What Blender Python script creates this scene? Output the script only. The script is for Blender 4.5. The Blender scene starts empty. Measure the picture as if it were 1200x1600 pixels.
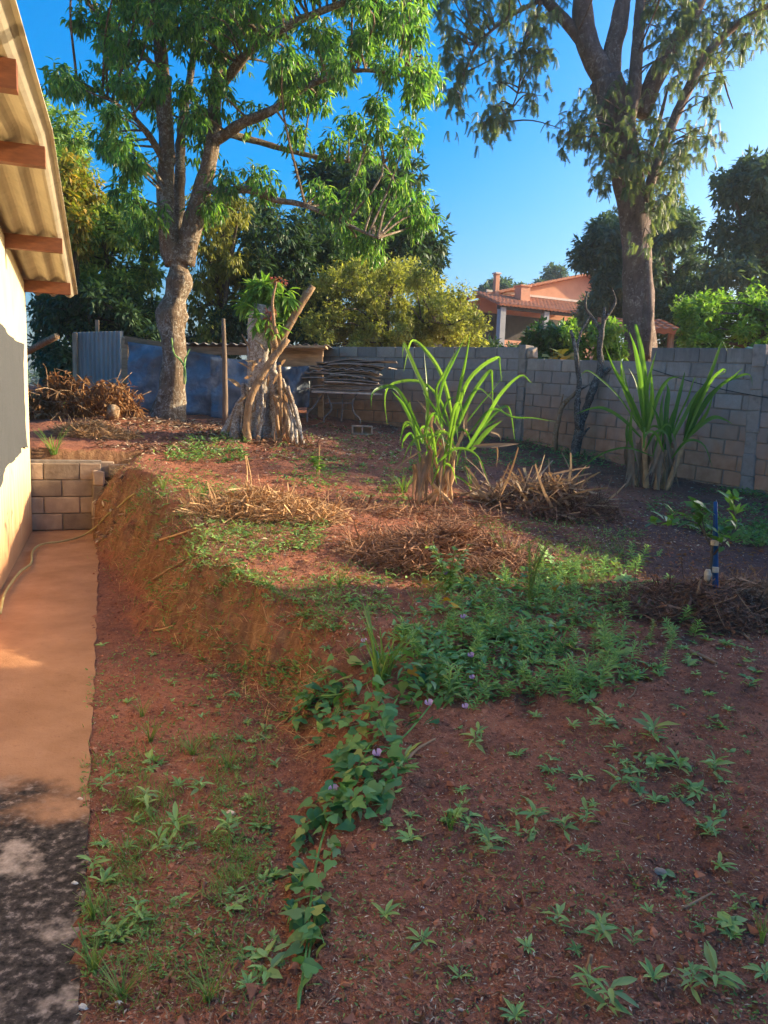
import bpy, math
import numpy as np

# ------------------------------------------------------------------ camera, world, sun, exposure
sc = bpy.context.scene
col = sc.collection
F_PX, PITCH, ROLL = 1202.0, math.radians(8.0), math.radians(2.0)
CAM = np.array([0.0, 0.0, 1.62])
fw = np.array([0, math.cos(PITCH), -math.sin(PITCH)])
_r0 = np.array([1.0, 0, 0]); _u0 = np.array([0, math.sin(PITCH), math.cos(PITCH)])
rt = math.cos(ROLL) * _r0 + math.sin(ROLL) * _u0
up = -math.sin(ROLL) * _r0 + math.cos(ROLL) * _u0
cam_d = bpy.data.cameras.new('camera'); cam = bpy.data.objects.new('camera', cam_d); col.objects.link(cam)
from mathutils import Matrix, Vector
M = Matrix(((rt[0], up[0], -fw[0], CAM[0]), (rt[1], up[1], -fw[1], CAM[1]), (rt[2], up[2], -fw[2], CAM[2]), (0, 0, 0, 1)))
cam.matrix_world = M
cam_d.sensor_fit = 'VERTICAL'; cam_d.sensor_height = 36; cam_d.lens = 36 * F_PX / 1600
cam_d.clip_start = 0.05; cam_d.clip_end = 3000
sc.camera = cam

SUN_EL, SUN_AZ = math.radians(20), math.radians(75)      # azimuth measured from +Y towards +X
SUN_DIR = np.array([math.sin(SUN_AZ) * math.cos(SUN_EL), math.cos(SUN_AZ) * math.cos(SUN_EL), math.sin(SUN_EL)])
world = bpy.data.worlds.new('World'); sc.world = world; world.use_nodes = True
wn = world.node_tree.nodes; wl = world.node_tree.links
for n_ in list(wn): wn.remove(n_)
wo = wn.new('ShaderNodeOutputWorld'); wb = wn.new('ShaderNodeBackground'); ws = wn.new('ShaderNodeTexSky')
ws.sky_type = 'NISHITA'; ws.sun_disc = False; ws.sun_elevation = SUN_EL; ws.sun_rotation = SUN_AZ
ws.air_density = 1.0; ws.dust_density = 5.0; ws.ozone_density = 4.2; ws.altitude = 0
wb.inputs['Strength'].default_value = 0.10
wh = wn.new('ShaderNodeHueSaturation'); wh.inputs['Saturation'].default_value = 1.66; wl.new(ws.outputs[0], wh.inputs['Color']); wl.new(wh.outputs[0], wb.inputs[0]); wl.new(wb.outputs[0], wo.inputs[0])
sun_d = bpy.data.lights.new('sun', 'SUN'); sun_d.energy = 3.3; sun_d.angle = math.radians(0.6); sun_d.color = (1.0, 0.80, 0.52)
sun = bpy.data.objects.new('sun', sun_d); col.objects.link(sun)
sun.rotation_euler = Vector(SUN_DIR).to_track_quat('Z', 'Y').to_euler(); sun.location = (20, 5, 15)
sc.view_settings.view_transform = 'Standard'; sc.view_settings.look = 'None'
sc.view_settings.gamma = 1; sc.view_settings.exposure = 1.98
sc.render.engine = 'CYCLES'
sc.cycles.use_denoising = True
sc.cycles.max_bounces = 6; sc.cycles.diffuse_bounces = 4; sc.cycles.transmission_bounces = 4; sc.cycles.glossy_bounces = 2
sc.cycles.sample_clamp_indirect = 6

# ------------------------------------------------------------------ pixel helpers (photo is 1200 x 1600)
def ray(u, v): return fw + (u - 600) / F_PX * rt - (v - 800) / F_PX * up
def PX(u, v, y):
    d = ray(u, v); return CAM + d * (y / d[1])
def PXv(u, v, y):
    d = fw[None] + ((u - 600) / F_PX)[:, None] * rt[None] - ((v - 800) / F_PX)[:, None] * up[None]
    return CAM[None] + d * (y / d[:, 1])[:, None]
_ts = np.linspace(0.8, 40, 4000)
def PG(u, v):
    P = CAM[None] + ray(u, v)[None] * _ts[:, None]
    b = np.nonzero(P[:, 2] < hz(P[:, 0], P[:, 1]))[0]
    i = b[0] if len(b) else len(_ts) - 1
    p = P[i].copy(); p[2] = float(hz(p[0:1], p[1:2])[0]); return p

# ------------------------------------------------------------------ noise
_tab = np.random.RandomState(7).rand(256, 256)
def vn(x, y):
    x = np.asarray(x, float); y = np.asarray(y, float)
    xi = np.floor(x).astype(int); yi = np.floor(y).astype(int)
    a = x - xi; b = y - yi; a = a * a * (3 - 2 * a); b = b * b * (3 - 2 * b)
    x0 = xi & 255; x1 = (xi + 1) & 255; y0 = yi & 255; y1 = (yi + 1) & 255
    return (_tab[x0, y0] * (1 - a) + _tab[x1, y0] * a) * (1 - b) + (_tab[x0, y1] * (1 - a) + _tab[x1, y1] * a) * b
def fbm(x, y, f, o=3, g=.5):
    s = 0; am = 1; t = 0
    for k in range(o):
        s = s + am * (vn(x * f + 17.3 * k, y * f + 9.1 * k) - .5); t += am; am *= g; f *= 2.03
    return s / t * 2
def sstep(a, b, x):
    t = np.clip((x - a) / (b - a), 0, 1); return t * t * (3 - 2 * t)
def nrm(a): return a / np.maximum(np.linalg.norm(a, axis=-1, keepdims=True), 1e-9)

# ------------------------------------------------------------------ terrain height
HW0 = np.array([-3.09, 6.08, 0]); HD = np.array([-.3423, .9396, 0]); HN = np.array([.9396, .3423, 0])  # foot of the house wall, along it, out of it
EY = np.array([-20, -3, .5, 1.7, 2.2, 3.0, 3.5, 3.9, 4.4, 4.9, 5.45, 6.2, 6.95, 8.1, 9.1, 9.3])
EX = np.array([.4, .1, -.1, -.2, -.25, -.22, -.30, -.47, -.78, -1.2, -1.52, -1.87, -2.27, -2.82, -3.30, -3.36])
def terrace(x, y):
    yy = np.where(y > 14, 14 + 3 * (1 - np.exp(-(np.maximum(y, 14) - 14) / 3.)), y)
    yy = np.where(yy < 1, 1 + (yy - 1) * .2, yy)
    xx = np.clip(x, -9, 9)
    t = .085 * yy - .04 * xx
    return np.maximum(t, .03) * (.20 + .80 * sstep(2.0, 4.3, y))
def hz(x, y):
    x = np.asarray(x, float); y = np.asarray(y, float)
    xe = np.interp(y, EY, EX) + .26 * fbm(x * .3 + 3, y, 1.15, 3) * np.clip((y - 2.) / 2, .25, 1) + .085 * fbm(x + 31, y, 6, 3)
    s1 = (x - xe) * .8
    s2 = (x - HW0[0]) * HD[0] + (y - HW0[1]) * HD[1] - 3.12
    s = np.maximum(s1, s2 * 2.5)
    t = terrace(x, y)
    w = np.interp(t, [.05, .25, .7], [.05, .09, .13])
    u_ = np.clip((s + 1.7 * w) / (w * 4.4), 0, 1); k = u_ * u_ * (3 - 2 * u_)
    lip = .05 * np.exp(-((s - .12) / .15) ** 2) * np.clip(t, 0, .6)
    h = t * k + lip
    h = h + .035 * fbm(x, y, .9, 3) * (0.35 + .65 * k) + .022 * fbm(x + 5, y + 3, 4.0, 3) * (.5 + .5 * k)
    h = h + .016 * fbm(x + 9, y, 13, 3, .6) * np.clip(1.6 - np.abs(y) / 16, 0, 1)
    grain = np.clip(1.3 - np.abs(y) / 9, 0, 1)
    h = h + .007 * fbm(x + 2, y + 8, 34, 2) * grain
    bank = np.exp(-(s / .13) ** 2) * np.clip(t * 2.2, 0, 1)
    h = h + bank * .12 * fbm(x * 1.0 + 40, y, 8, 4, .65)
    # the concrete path lies in a shallow bed; mounds under the heaps
    q = (x - HW0[0]) * HN[0] + (y - HW0[1]) * HN[1]
    al = (x - HW0[0]) * HD[0] + (y - HW0[1]) * HD[1]
    inpath = (q < .70) & (al < 3.0) & (al > -12)
    h = np.where(inpath, np.minimum(h, -.03), h)
    for mx, my, mr, mh in MOUNDS:
        h = h + mh * np.exp(-((x - mx) ** 2 + ((y - my) * 1.2) ** 2) / (mr * mr))
    for px_, py_, pa, pr, pd in PITS:
        c_, s_ = math.cos(pa), math.sin(pa); lx = (x - px_) * c_ + (y - py_) * s_; ly = -(x - px_) * s_ + (y - py_) * c_; e = (lx / (pr * 1.9)) ** 2 + (ly / pr) ** 2
        h = h - pd * np.exp(-e * e) + pd * .5 * np.exp(-(np.sqrt(e) - 1.5) ** 2 * 6)
    return h
_pr = np.random.RandomState(66)
PITS = [(_pr.uniform(-.1, 2.4), _pr.uniform(1.5, 4.8), _pr.uniform(0, 3.1), _pr.uniform(.045, .08), _pr.uniform(.012, .026)) for _ in range(34)]
MOUNDS = [(2.15, 5.2, .5, .06), (-3.9, 11.2, 1.3, .14), (-2.0, 11.0, .8, .08), (.45, 6.0, .45, .06), (1.85, 8.1, .5, .08), (-1.05, 6.95, .5, .05)]

# ------------------------------------------------------------------ mesh builder
class MB:
    def __init__(s): s.V = []; s.Q = []; s.T = []; s.n = 0
    def add(s, V, Q=None, T=None):
        V = np.asarray(V, float).reshape(-1, 3); s.V.append(V)
        if Q is not None and len(Q): s.Q.append(np.asarray(Q, int).reshape(-1, 4) + s.n)
        if T is not None and len(T): s.T.append(np.asarray(T, int).reshape(-1, 3) + s.n)
        s.n += len(V); return s
    def mesh(s, name, mat, origin=(0, 0, 0), smooth=False):
        V = (np.concatenate(s.V) if s.V else np.zeros((0, 3))) - np.asarray(origin, float)
        Q = np.concatenate(s.Q) if s.Q else np.zeros((0, 4), int); T = np.concatenate(s.T) if s.T else np.zeros((0, 3), int)
        me = bpy.data.meshes.new(name); me.vertices.add(len(V)); me.vertices.foreach_set('co', V.astype(np.float32).ravel())
        nl = len(Q) * 4 + len(T) * 3; me.loops.add(nl)
        me.loops.foreach_set('vertex_index', np.concatenate([Q.ravel(), T.ravel()]).astype(np.int32))
        np_ = len(Q) + len(T); me.polygons.add(np_)
        st = np.concatenate([np.arange(len(Q)) * 4, len(Q) * 4 + np.arange(len(T)) * 3]).astype(np.int32)
        me.polygons.foreach_set('loop_start', st)
        try: me.polygons.foreach_set('loop_total', np.concatenate([np.full(len(Q), 4), np.full(len(T), 3)]).astype(np.int32))
        except Exception: pass
        me.polygons.foreach_set('use_smooth', np.full(np_, bool(smooth)))
        me.update(calc_edges=True); me.validate()
        if mat: me.materials.append(mat)
        return me
    def build(s, name, mat, parent=None, smooth=False, origin=None):
        if origin is None: origin = parent_origin(parent)
        return link(name, s.mesh(name, mat, origin, smooth), parent, origin if parent is None else None)
_orig = {}
def parent_origin(p):
    return np.zeros(3) if p is None else _orig.get(p.name, np.zeros(3))
def link(name, me, parent=None, loc=None):
    o = bpy.data.objects.new(name, me); col.objects.link(o)
    if parent is not None: o.parent = parent; _orig[o.name] = parent_origin(parent)
    elif loc is not None: o.location = tuple(loc); _orig[o.name] = np.asarray(loc, float)
    return o
def tag(o, label=None, cat=None, group=None, kind=None):
    if label: o['label'] = label
    if cat: o['category'] = cat
    if group: o['group'] = group
    if kind: o['kind'] = kind
    return o
def thing(name, label, cat, loc, group=None):
    o = bpy.data.objects.new(name, None); col.objects.link(o); o.location = tuple(loc); o.empty_display_size = .1
    _orig[o.name] = np.asarray(loc, float); return tag(o, label, cat, group)

BOXV = np.array([[x, y, z] for x in (-.5, .5) for y in (-.5, .5) for z in (-.5, .5)])
BOXQ = [[0, 1, 3, 2], [4, 6, 7, 5], [0, 4, 5, 1], [2, 3, 7, 6], [0, 2, 6, 4], [1, 5, 7, 3]]
def box(mb, c, size, ax=None, rs=None, jit=0):
    V = BOXV * np.asarray(size, float)
    if rs is not None and jit: V = V + rs.uniform(-jit, jit, V.shape)
    if ax is not None: V = V @ np.asarray(ax, float)      # rows of ax = local axes
    return mb.add(V + np.asarray(c, float), BOXQ)
def bevbox(mb, c, size, b, ax=None, rs=None, jit=0):      # chamfered box, 44 triangles
    h = np.asarray(size, float) / 2; V = []; idx = {}
    for sx in (-1, 1):
        for sy in (-1, 1):
            for sz in (-1, 1):
                s_ = np.array([sx, sy, sz])
                for k in range(3):
                    p = s_ * (h - b); p[k] = s_[k] * h[k]; idx[(sx, sy, sz, k)] = len(V); V.append(p)
    Q = []; T = []
    for k in range(3):
        a, b_ = [i for i in range(3) if i != k]
        for s_ in (-1, 1):
            def id4(p, q, kk=k):
                t = [0, 0, 0]; t[k] = s_; t[a] = p; t[b_] = q; return idx[(t[0], t[1], t[2], kk)]
            Q.append([id4(-1, -1), id4(1, -1), id4(1, 1), id4(-1, 1)])
    for k in range(3):                                     # edges along axis k
        a, b_ = [i for i in range(3) if i != k]
        for p in (-1, 1):
            for q in (-1, 1):
                def idd(s_, kk):
                    t = [0, 0, 0]; t[k] = s_; t[a] = p; t[b_] = q; return idx[(t[0], t[1], t[2], kk)]
                Q.append([idd(-1, a), idd(1, a), idd(1, b_), idd(-1, b_)])
    for sx in (-1, 1):
        for sy in (-1, 1):
            for sz in (-1, 1): T.append([idx[(sx, sy, sz, k)] for k in range(3)])
    V = np.array(V)
    if rs is not None and jit:
        cj = {(-1, -1, -1): 0}; J = rs.uniform(-jit, jit, (8, 3)); V = V + np.repeat(J, 3, axis=0)
    if ax is not None: V = V @ np.asarray(ax, float)
    return mb.add(V + np.asarray(c, float), Q, T)
def crs(pts, n):
    P = np.asarray(pts, float); m = len(P)
    if m < 3: 
        t = np.linspace(0, 1, n)[:, None]; return P[0] * (1 - t) + P[-1] * t
    A = np.vstack([2 * P[0] - P[1], P, 2 * P[-1] - P[-2]])
    t = np.linspace(0, m - 1 - 1e-6, n); i = t.astype(int); f = (t - i)[:, None]
    p0, p1, p2, p3 = A[i], A[i + 1], A[i + 2], A[i + 3]
    return .5 * (2 * p1 + (p2 - p0) * f + (2 * p0 - 5 * p1 + 4 * p2 - p3) * f ** 2 + (3 * p1 - p0 - 3 * p2 + p3) * f ** 3)
def tube(mb, pts, rad, seg=8, wob=0, seed=0, caps=True, flute=0):
    P = np.asarray(pts, float); n = len(P); rad = np.interp(np.linspace(0, 1, n), np.linspace(0, 1, len(np.atleast_1d(rad))), np.atleast_1d(rad)) if np.ndim(rad) else np.full(n, float(rad))
    t = nrm(np.gradient(P, axis=0)); a = np.array([0, 0, 1.0]) if abs(t[0][2]) < .9 else np.array([1.0, 0, 0])
    x = nrm(np.cross(a, t[0])); X = []
    for i in range(n):
        x = x - t[i] * (x @ t[i]); x = x / max(np.linalg.norm(x), 1e-9); X.append(x)
    X = np.array(X); Y = np.cross(t, X); th = np.arange(seg) * 2 * math.pi / seg
    R = rad[:, None] * np.ones((1, seg))
    if wob:
        L = np.concatenate([[0], np.cumsum(np.linalg.norm(np.diff(P, axis=0), axis=1))])
        mr = max(rad.mean(), 1e-3)
        cx = np.cos(th)[None] * 1.3 + seed * 3.7; cy = np.sin(th)[None] * 1.3 + (L / mr * .45)[:, None] + seed * 1.9
        R = R * (1 + wob * fbm(cx + 0 * cy, cy, 1.0, 3) * 2)
    if flute: R = R * (1 + flute * np.cos(th * 5 + seed)[None] * np.linspace(1, 0, n)[:, None])
    V = P[:, None] + R[..., None] * (np.cos(th)[None, :, None] * X[:, None] + np.sin(th)[None, :, None] * Y[:, None])
    i = np.arange(n - 1)[:, None] * seg; j = np.arange(seg)[None]; j2 = (j + 1) % seg
    Q = np.stack([i + j, i + j2, i + seg + j2, i + seg + j], -1).reshape(-1, 4)
    V = V.reshape(-1, 3); T = []
    if caps:
        k = len(V); V = np.vstack([V, P[0], P[-1]])
        for q in range(seg): T.append([k, (q + 1) % seg, q]); T.append([k + 1, (n - 1) * seg + q, (n - 1) * seg + (q + 1) % seg])
    return mb.add(V, Q, T)
def slab(mb, G, off):
    """closed slab from a grid of points G (n,m,3) thickened by the vector(s) off"""
    n, m = G.shape[:2]; A = G.reshape(-1, 3); B = (G + off).reshape(-1, 3); k = n * m
    i = np.arange(n - 1)[:, None] * m; j = np.arange(m - 1)[None]
    q = np.stack([i + j, i + j + 1, i + m + j + 1, i + m + j], -1).reshape(-1, 4)
    Q = [q, q[:, ::-1] + k]
    def side(l):
        l = np.asarray(l); return np.stack([l[:-1], l[1:], l[1:] + k, l[:-1] + k], -1)
    Q += [side(np.arange(m))[:, ::-1], side((n - 1) * m + np.arange(m)), side(np.arange(n) * m), side(np.arange(n) * m + m - 1)[:, ::-1]]
    return mb.add(np.vstack([A, B]), np.concatenate(Q))
def prism(mb, poly, off):
    P = np.asarray(poly, float); n = len(P); V = np.vstack([P, P + np.asarray(off, float)])
    T = [[0, i, i + 1] for i in range(1, n - 1)] + [[n, n + i + 1, n + i] for i in range(1, n - 1)]
    Q = [[(i + 1) % n, i, n + i, n + (i + 1) % n] for i in range(n)]
    return mb.add(V, Q, T)

# ------------------------------------------------------------------ leaves
def tmpl_lance(k=.0, fold=.12, st=((.3, 1.), (.65, .8)), pet=0.0):
    V = [[0, 0, 0]]; Q = []; T = []
    prev = None
    for (u, w) in st:
        d = -k * u * u; i = len(V); V += [[u, -.5 * w, d + fold * w * .25], [u, 0, d - fold * .0], [u, .5 * w, d + fold * w * .25]]
        if prev is None: T += [[0, i + 1, i], [0, i + 2, i + 1]]
        else: Q += [[prev, prev + 1, i + 1, i], [prev + 1, prev + 2, i + 2, i + 1]]
        prev = i
    V.append([1, 0, -k]); t = len(V) - 1; T += [[prev, prev + 1, t], [prev + 1, prev + 2, t]]
    return np.array(V, float), np.array(Q, int).reshape(-1, 4), np.array(T, int)
def tmpl_diamond(k=.15):
    return np.array([[0, 0, 0], [.45, -.5, -.1 * k], [.45, .5, -.1 * k], [1, 0, -k]], float), np.zeros((0, 4), int), np.array([[0, 2, 1], [1, 2, 3]])
def tmpl_spray(n=6, k=.35):
    V = []; T = []; us = np.linspace(.08, 1, n)
    for u in us: V.append([u, 0, -k * u * u])
    V.append([0, 0, 0])
    for i in range(n - 1): T += []
    for i, u in enumerate(us):
        L = .5 * (1 - .55 * u) + .12
        for s in (-1, 1):
            a = len(V); V.append([u + .10, s * L, -k * u * u - .10]); V.append([u - .035, s * L * .5, -k * u * u - .02])
            nx = i - 1 if i > 0 else n
            T += [[i, a, a + 1], [i, a + 1, nx]]
    return np.array(V, float), np.zeros((0, 4), int), np.array(T)
def tmpl_heart(k=.25):                                       # lobed heart leaf of the vine
    out = [(0, 0), (-.10, .18), (-.06, .36), (.10, .50), (.28, .46), (.42, .30), (.62, .22), (.85, .08), (1, 0)]
    V = [[u, 0, -k * u * u * .6] for u in (0., .3, .62)] ; T = []
    L = [[u, v, -k * u * u * .6 + .35 * abs(v) * .35 - .5 * v * v] for u, v in out]; R = [[u, -v, w] for (u, v, w) in L]
    b = len(V); V += L; c = len(V); V += R
    for s, o in ((0, b), (1, c)):
        seq = [(0, 1, 0), (1, 2, 0), (2, 3, 0), (3, 4, 1), (4, 5, 1), (5, 6, 2), (6, 7, 2), (7, 8, 2)]
        for i, j, m in seq: T.append([m, o + i, o + j] if s else [m, o + j, o + i])
        for m0, m1, i in ((0, 1, 3), (1, 2, 5)): T.append([m0, o + i, m1] if s else [m0, m1, o + i])
    return np.array(V, float), np.zeros((0, 4), int), np.array(T)
def scatter(mb, tm, P, D, N, L, W):
    T, Q, Tr = tm; n = len(P)
    if n == 0: return mb
    L = np.broadcast_to(L, (n,)); W = np.broadcast_to(W, (n,))
    D = nrm(D); N = nrm(N - D * (N * D).sum(-1, keepdims=True)); S = np.cross(N, D)
    V = P[:, None] + (T[None, :, 0, None] * L[:, None, None]) * D[:, None] + (T[None, :, 1, None] * W[:, None, None]) * S[:, None] + (T[None, :, 2, None] * L[:, None, None]) * N[:, None]
    o = (np.arange(n) * len(T))[:, None, None]
    return mb.add(V.reshape(-1, 3), (Q[None] + o).reshape(-1, 4) if len(Q) else None, (Tr[None] + o).reshape(-1, 3))
def rdir(rs, n): return nrm(rs.normal(size=(n, 3)))
def in_poly(x, y, poly):
    p = np.asarray(poly, float); x1, y1 = p[:, 0], p[:, 1]; x2, y2 = np.roll(x1, -1), np.roll(y1, -1)
    c = ((y1[None] > y[:, None]) != (y2[None] > y[:, None])) & (x[:, None] < (x2 - x1)[None] * (y[:, None] - y1[None]) / (y2 - y1 + 1e-12)[None] + x1[None])
    return c.sum(1) % 2 == 1
def poly_pts(rs, poly, n):
    p = np.asarray(poly, float); out = np.zeros((0, 2))
    while len(out) < n:
        q = rs.uniform(p.min(0), p.max(0), (n * 3, 2)); out = np.vstack([out, q[in_poly(q[:, 0], q[:, 1], p)]])
    return out[:n]

# ------------------------------------------------------------------ materials
def nodes(name):
    m = bpy.data.materials.new(name); m.use_nodes = True; nt = m.node_tree
    for n in list(nt.nodes): nt.nodes.remove(n)
    o = nt.nodes.new('ShaderNodeOutputMaterial'); return m, nt, o
def N_(nt, t, **kw):
    n = nt.nodes.new(t)
    for k, v in kw.items():
        if k in n.inputs: n.inputs[k].default_value = v
        else: setattr(n, k, v)
    return n
def ramp(nt, fac, cols, interp='LINEAR'):
    r = nt.nodes.new('ShaderNodeValToRGB'); e = r.color_ramp.elements; r.color_ramp.interpolation = interp
    while len(e) < len(cols): e.new(.5)
    for i, (p, c) in enumerate(cols): e[i].position = p; e[i].color = (*c, 1) if len(c) == 3 else c
    if fac is not None: nt.links.new(fac, r.inputs[0])
    return r.outputs[0]
def noise(nt, vec, scale, detail=4, rough=.55, dist=0):
    n = nt.nodes.new('ShaderNodeTexNoise'); n.inputs['Scale'].default_value = scale; n.inputs['Detail'].default_value = detail
    n.inputs['Roughness'].default_value = rough; n.inputs['Distortion'].default_value = dist
    if vec is not None: nt.links.new(vec, n.inputs['Vector'])
    return n.outputs[0]
def mixc(nt, fac, a, b, mode='MIX'):
    m = nt.nodes.new('ShaderNodeMix'); m.data_type = 'RGBA'; m.blend_type = mode
    for s, v in ((0, fac), (6, a), (7, b)):
        if isinstance(v, (int, float)): m.inputs[s].default_value = v
        elif isinstance(v, tuple): m.inputs[s].default_value = (*v, 1)
        else: nt.links.new(v, m.inputs[s])
    return m.outputs[2]
def mth(nt, op, a, b=0., clamp=False):
    m = nt.nodes.new('ShaderNodeMath'); m.operation = op; m.use_clamp = clamp
    for i, v in ((0, a), (1, b)):
        if isinstance(v, (int, float)): m.inputs[i].default_value = v
        else: nt.links.new(v, m.inputs[i])
    return m.outputs[0]
def mrange(nt, x, a, b, c=0., d=1.):
    m = nt.nodes.new('ShaderNodeMapRange'); nt.links.new(x, m.inputs[0])
    for i, v in ((1, a), (2, b), (3, c), (4, d)): m.inputs[i].default_value = v
    return m.outputs[0]
def pos(nt): return nt.nodes.new('ShaderNodeNewGeometry').outputs['Position']
def sep(nt, v):
    s = nt.nodes.new('ShaderNodeSeparateXYZ'); nt.links.new(v, s.inputs[0]); return s.outputs
def vscale(nt, v, s):
    m = nt.nodes.new('ShaderNodeMapping'); nt.links.new(v, m.inputs[0]); m.inputs['Scale'].default_value = s; return m.outputs[0]
def finish(nt, out, colr, rough=.8, bump=None, bstr=.3, bdist=.01, spec=.3, metal=0, coat=0):
    b = nt.nodes.new('ShaderNodeBsdfPrincipled')
    if isinstance(colr, tuple): b.inputs['Base Color'].default_value = (*colr, 1)
    else: nt.links.new(colr, b.inputs['Base Color'])
    if isinstance(rough, (int, float)): b.inputs['Roughness'].default_value = rough
    else: nt.links.new(rough, b.inputs['Roughness'])
    b.inputs['Specular IOR Level'].default_value = spec; b.inputs['Metallic'].default_value = metal
    if bump is not None:
        bn = nt.nodes.new('ShaderNodeBump'); bn.inputs['Strength'].default_value = bstr; bn.inputs['Distance'].default_value = bdist
        nt.links.new(bump, bn.inputs['Height']); nt.links.new(bn.outputs[0], b.inputs['Normal'])
    nt.links.new(b.outputs[0], out.inputs[0]); return b
def rnd_island(nt): return nt.nodes.new('ShaderNodeNewGeometry').outputs['Random Per Island']
def rnd_obj(nt): return nt.nodes.new('ShaderNodeObjectInfo').outputs['Random']

def leaf_mat(name, cols, trans=.4, tcol=None, rough=.45, spec=.35, obj=False, tboost=1.5):
    m, nt, o = nodes(name)
    r = rnd_obj(nt) if obj else rnd_island(nt)
    n = len(cols); c = ramp(nt, r, [(i / max(n - 1, 1), k) for i, k in enumerate(cols)])
    ns = noise(nt, pos(nt), 9, 2); c = mixc(nt, mrange(nt, ns, .3, .7, 0, .45), c, mixc(nt, 1., c, (.55, .6, .5), 'MULTIPLY'))
    b = nt.nodes.new('ShaderNodeBsdfPrincipled'); nt.links.new(c, b.inputs['Base Color']); b.inputs['Roughness'].default_value = rough; b.inputs['Specular IOR Level'].default_value = spec
    t = nt.nodes.new('ShaderNodeBsdfTranslucent'); tc = mixc(nt, 1., c, tcol or (tboost, tboost * 1.05, tboost * .45), 'MULTIPLY'); nt.links.new(tc, t.inputs[0])
    x = nt.nodes.new('ShaderNodeMixShader'); x.inputs[0].default_value = trans
    nt.links.new(b.outputs[0], x.inputs[1]); nt.links.new(t.outputs[0], x.inputs[2]); nt.links.new(x.outputs[0], o.inputs[0]); return m
def simple(name, cols, scale=6, rough=.8, bump=.3, bdist=.01, detail=5, stretch=None, spec=.3, per=None, metal=0):
    m, nt, o = nodes(name); v = pos(nt)
    if stretch: v = vscale(nt, v, stretch)
    f = noise(nt, v, scale, detail, .6); n = len(cols)
    c = ramp(nt, f, [(.28 + .44 * i / max(n - 1, 1), k) for i, k in enumerate(cols)])
    if per:
        r = rnd_obj(nt) if per == 'obj' else rnd_island(nt)
        c = mixc(nt, 1., c, ramp(nt, r, [(0, (.55, .55, .55)), (.5, (.95, .92, .9)), (1, (1.35, 1.3, 1.2))]), 'MULTIPLY')
    finish(nt, o, c, rough, noise(nt, v, scale * 4, 4), bump, bdist, spec, metal); return m
def bark_mat(name, dark, mid, lich, amount=.5, scale=7, moss=None):
    m, nt, o = nodes(name); p = pos(nt); v = vscale(nt, p, (1, 1, .3))
    f = noise(nt, v, scale * 2.5, 7, .7); c = ramp(nt, f, [(.28, dark), (.68, mid)])
    c = mixc(nt, mrange(nt, noise(nt, p, 1.7, 4, .6), .4, .65, 0, .6), c, mixc(nt, 1., c, (.55, .52, .5), 'MULTIPLY'))
    l = noise(nt, p, scale * 2.1, 7, .72, 1.2); w = mth(nt, 'MULTIPLY', noise(nt, p, 2.3, 4, .6), .35)
    k = mrange(nt, mth(nt, 'ADD', l, w), .80 - amount * .28, .95 - amount * .28, 0., .85)
    c = mixc(nt, k, c, ramp(nt, noise(nt, p, scale * 6, 4), [(.35, tuple(x * .55 for x in lich)), (.65, lich)]))
    if moss: c = mixc(nt, mrange(nt, noise(nt, p, 2.2, 4), .52, .62), c, moss)
    finish(nt, o, c, .92, f, .9, .04, .12); return m

mat = {}
def soil_mat():
    m, nt, o = nodes('soil'); p = pos(nt); s = sep(nt, p)
    big = noise(nt, p, .55, 3, .6); med = noise(nt, p, 3.2, 5, .6); fine = noise(nt, p, 28, 4, .65); gr = noise(nt, p, 120, 3, .6)
    mid = noise(nt, p, 9, 5, .65)
    c = ramp(nt, med, [(.25, (0.252, 0.087, 0.048)), (.5, (0.378, 0.141, 0.077)), (.75, (0.478, 0.191, 0.107))])
    c = mixc(nt, mrange(nt, big, .42, .62, 0, .8), c, ramp(nt, mid, [(.3, (0.195, 0.082, 0.056)), (.7, (0.359, 0.164, 0.113))]))
    c = mixc(nt, mrange(nt, mid, .55, .72, 0, .7), c, (0.107, 0.049, 0.035))
    c = mixc(nt, mrange(nt, fine, .50, .66, 0, .65), c, (0.132, 0.057, 0.039))
    c = mixc(nt, mrange(nt, gr, .58, .72, 0, .6), c, (0.579, 0.316, 0.205))
    c = mixc(nt, mrange(nt, noise(nt, p, 70, 4, .7), .58, .68, 0, .5), c, (0.088, 0.040, 0.028))
    c = mixc(nt, mrange(nt, noise(nt, p, 1.3, 5, .65), .5, .66, 0, .6), c, ramp(nt, mid, [(.3, (0.078, 0.042, 0.034)), (.7, (0.178, 0.097, 0.072))]))
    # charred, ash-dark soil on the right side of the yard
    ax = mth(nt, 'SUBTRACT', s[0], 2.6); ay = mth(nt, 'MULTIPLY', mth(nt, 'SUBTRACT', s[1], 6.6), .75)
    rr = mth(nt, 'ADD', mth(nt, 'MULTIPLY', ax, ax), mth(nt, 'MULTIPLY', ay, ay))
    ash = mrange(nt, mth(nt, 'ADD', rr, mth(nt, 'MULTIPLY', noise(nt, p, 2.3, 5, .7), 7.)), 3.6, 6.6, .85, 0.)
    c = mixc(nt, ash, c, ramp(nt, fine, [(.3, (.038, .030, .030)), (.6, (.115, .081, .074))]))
    # raw orange subsoil on the cut bank
    nz = sep(nt, nt.nodes.new('ShaderNodeNewGeometry').outputs['True Normal'])[2]
    bk = mrange(nt, nz, .45, .8, .9, 0.)
    c = mixc(nt, bk, c, ramp(nt, noise(nt, vscale(nt, p, (5, 5, 1.2)), 3, 5, .6), [(.25, (.13, .068, .040)), (.5, (.25, .135, .070)), (.75, (.43, .26, .135))]))
    finish(nt, o, c, .95, mth(nt, 'ADD', mth(nt, 'ADD', fine, mid), mth(nt, 'MULTIPLY', gr, .6)), .9, .03, .1); return m
mat['soil'] = soil_mat()
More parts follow.
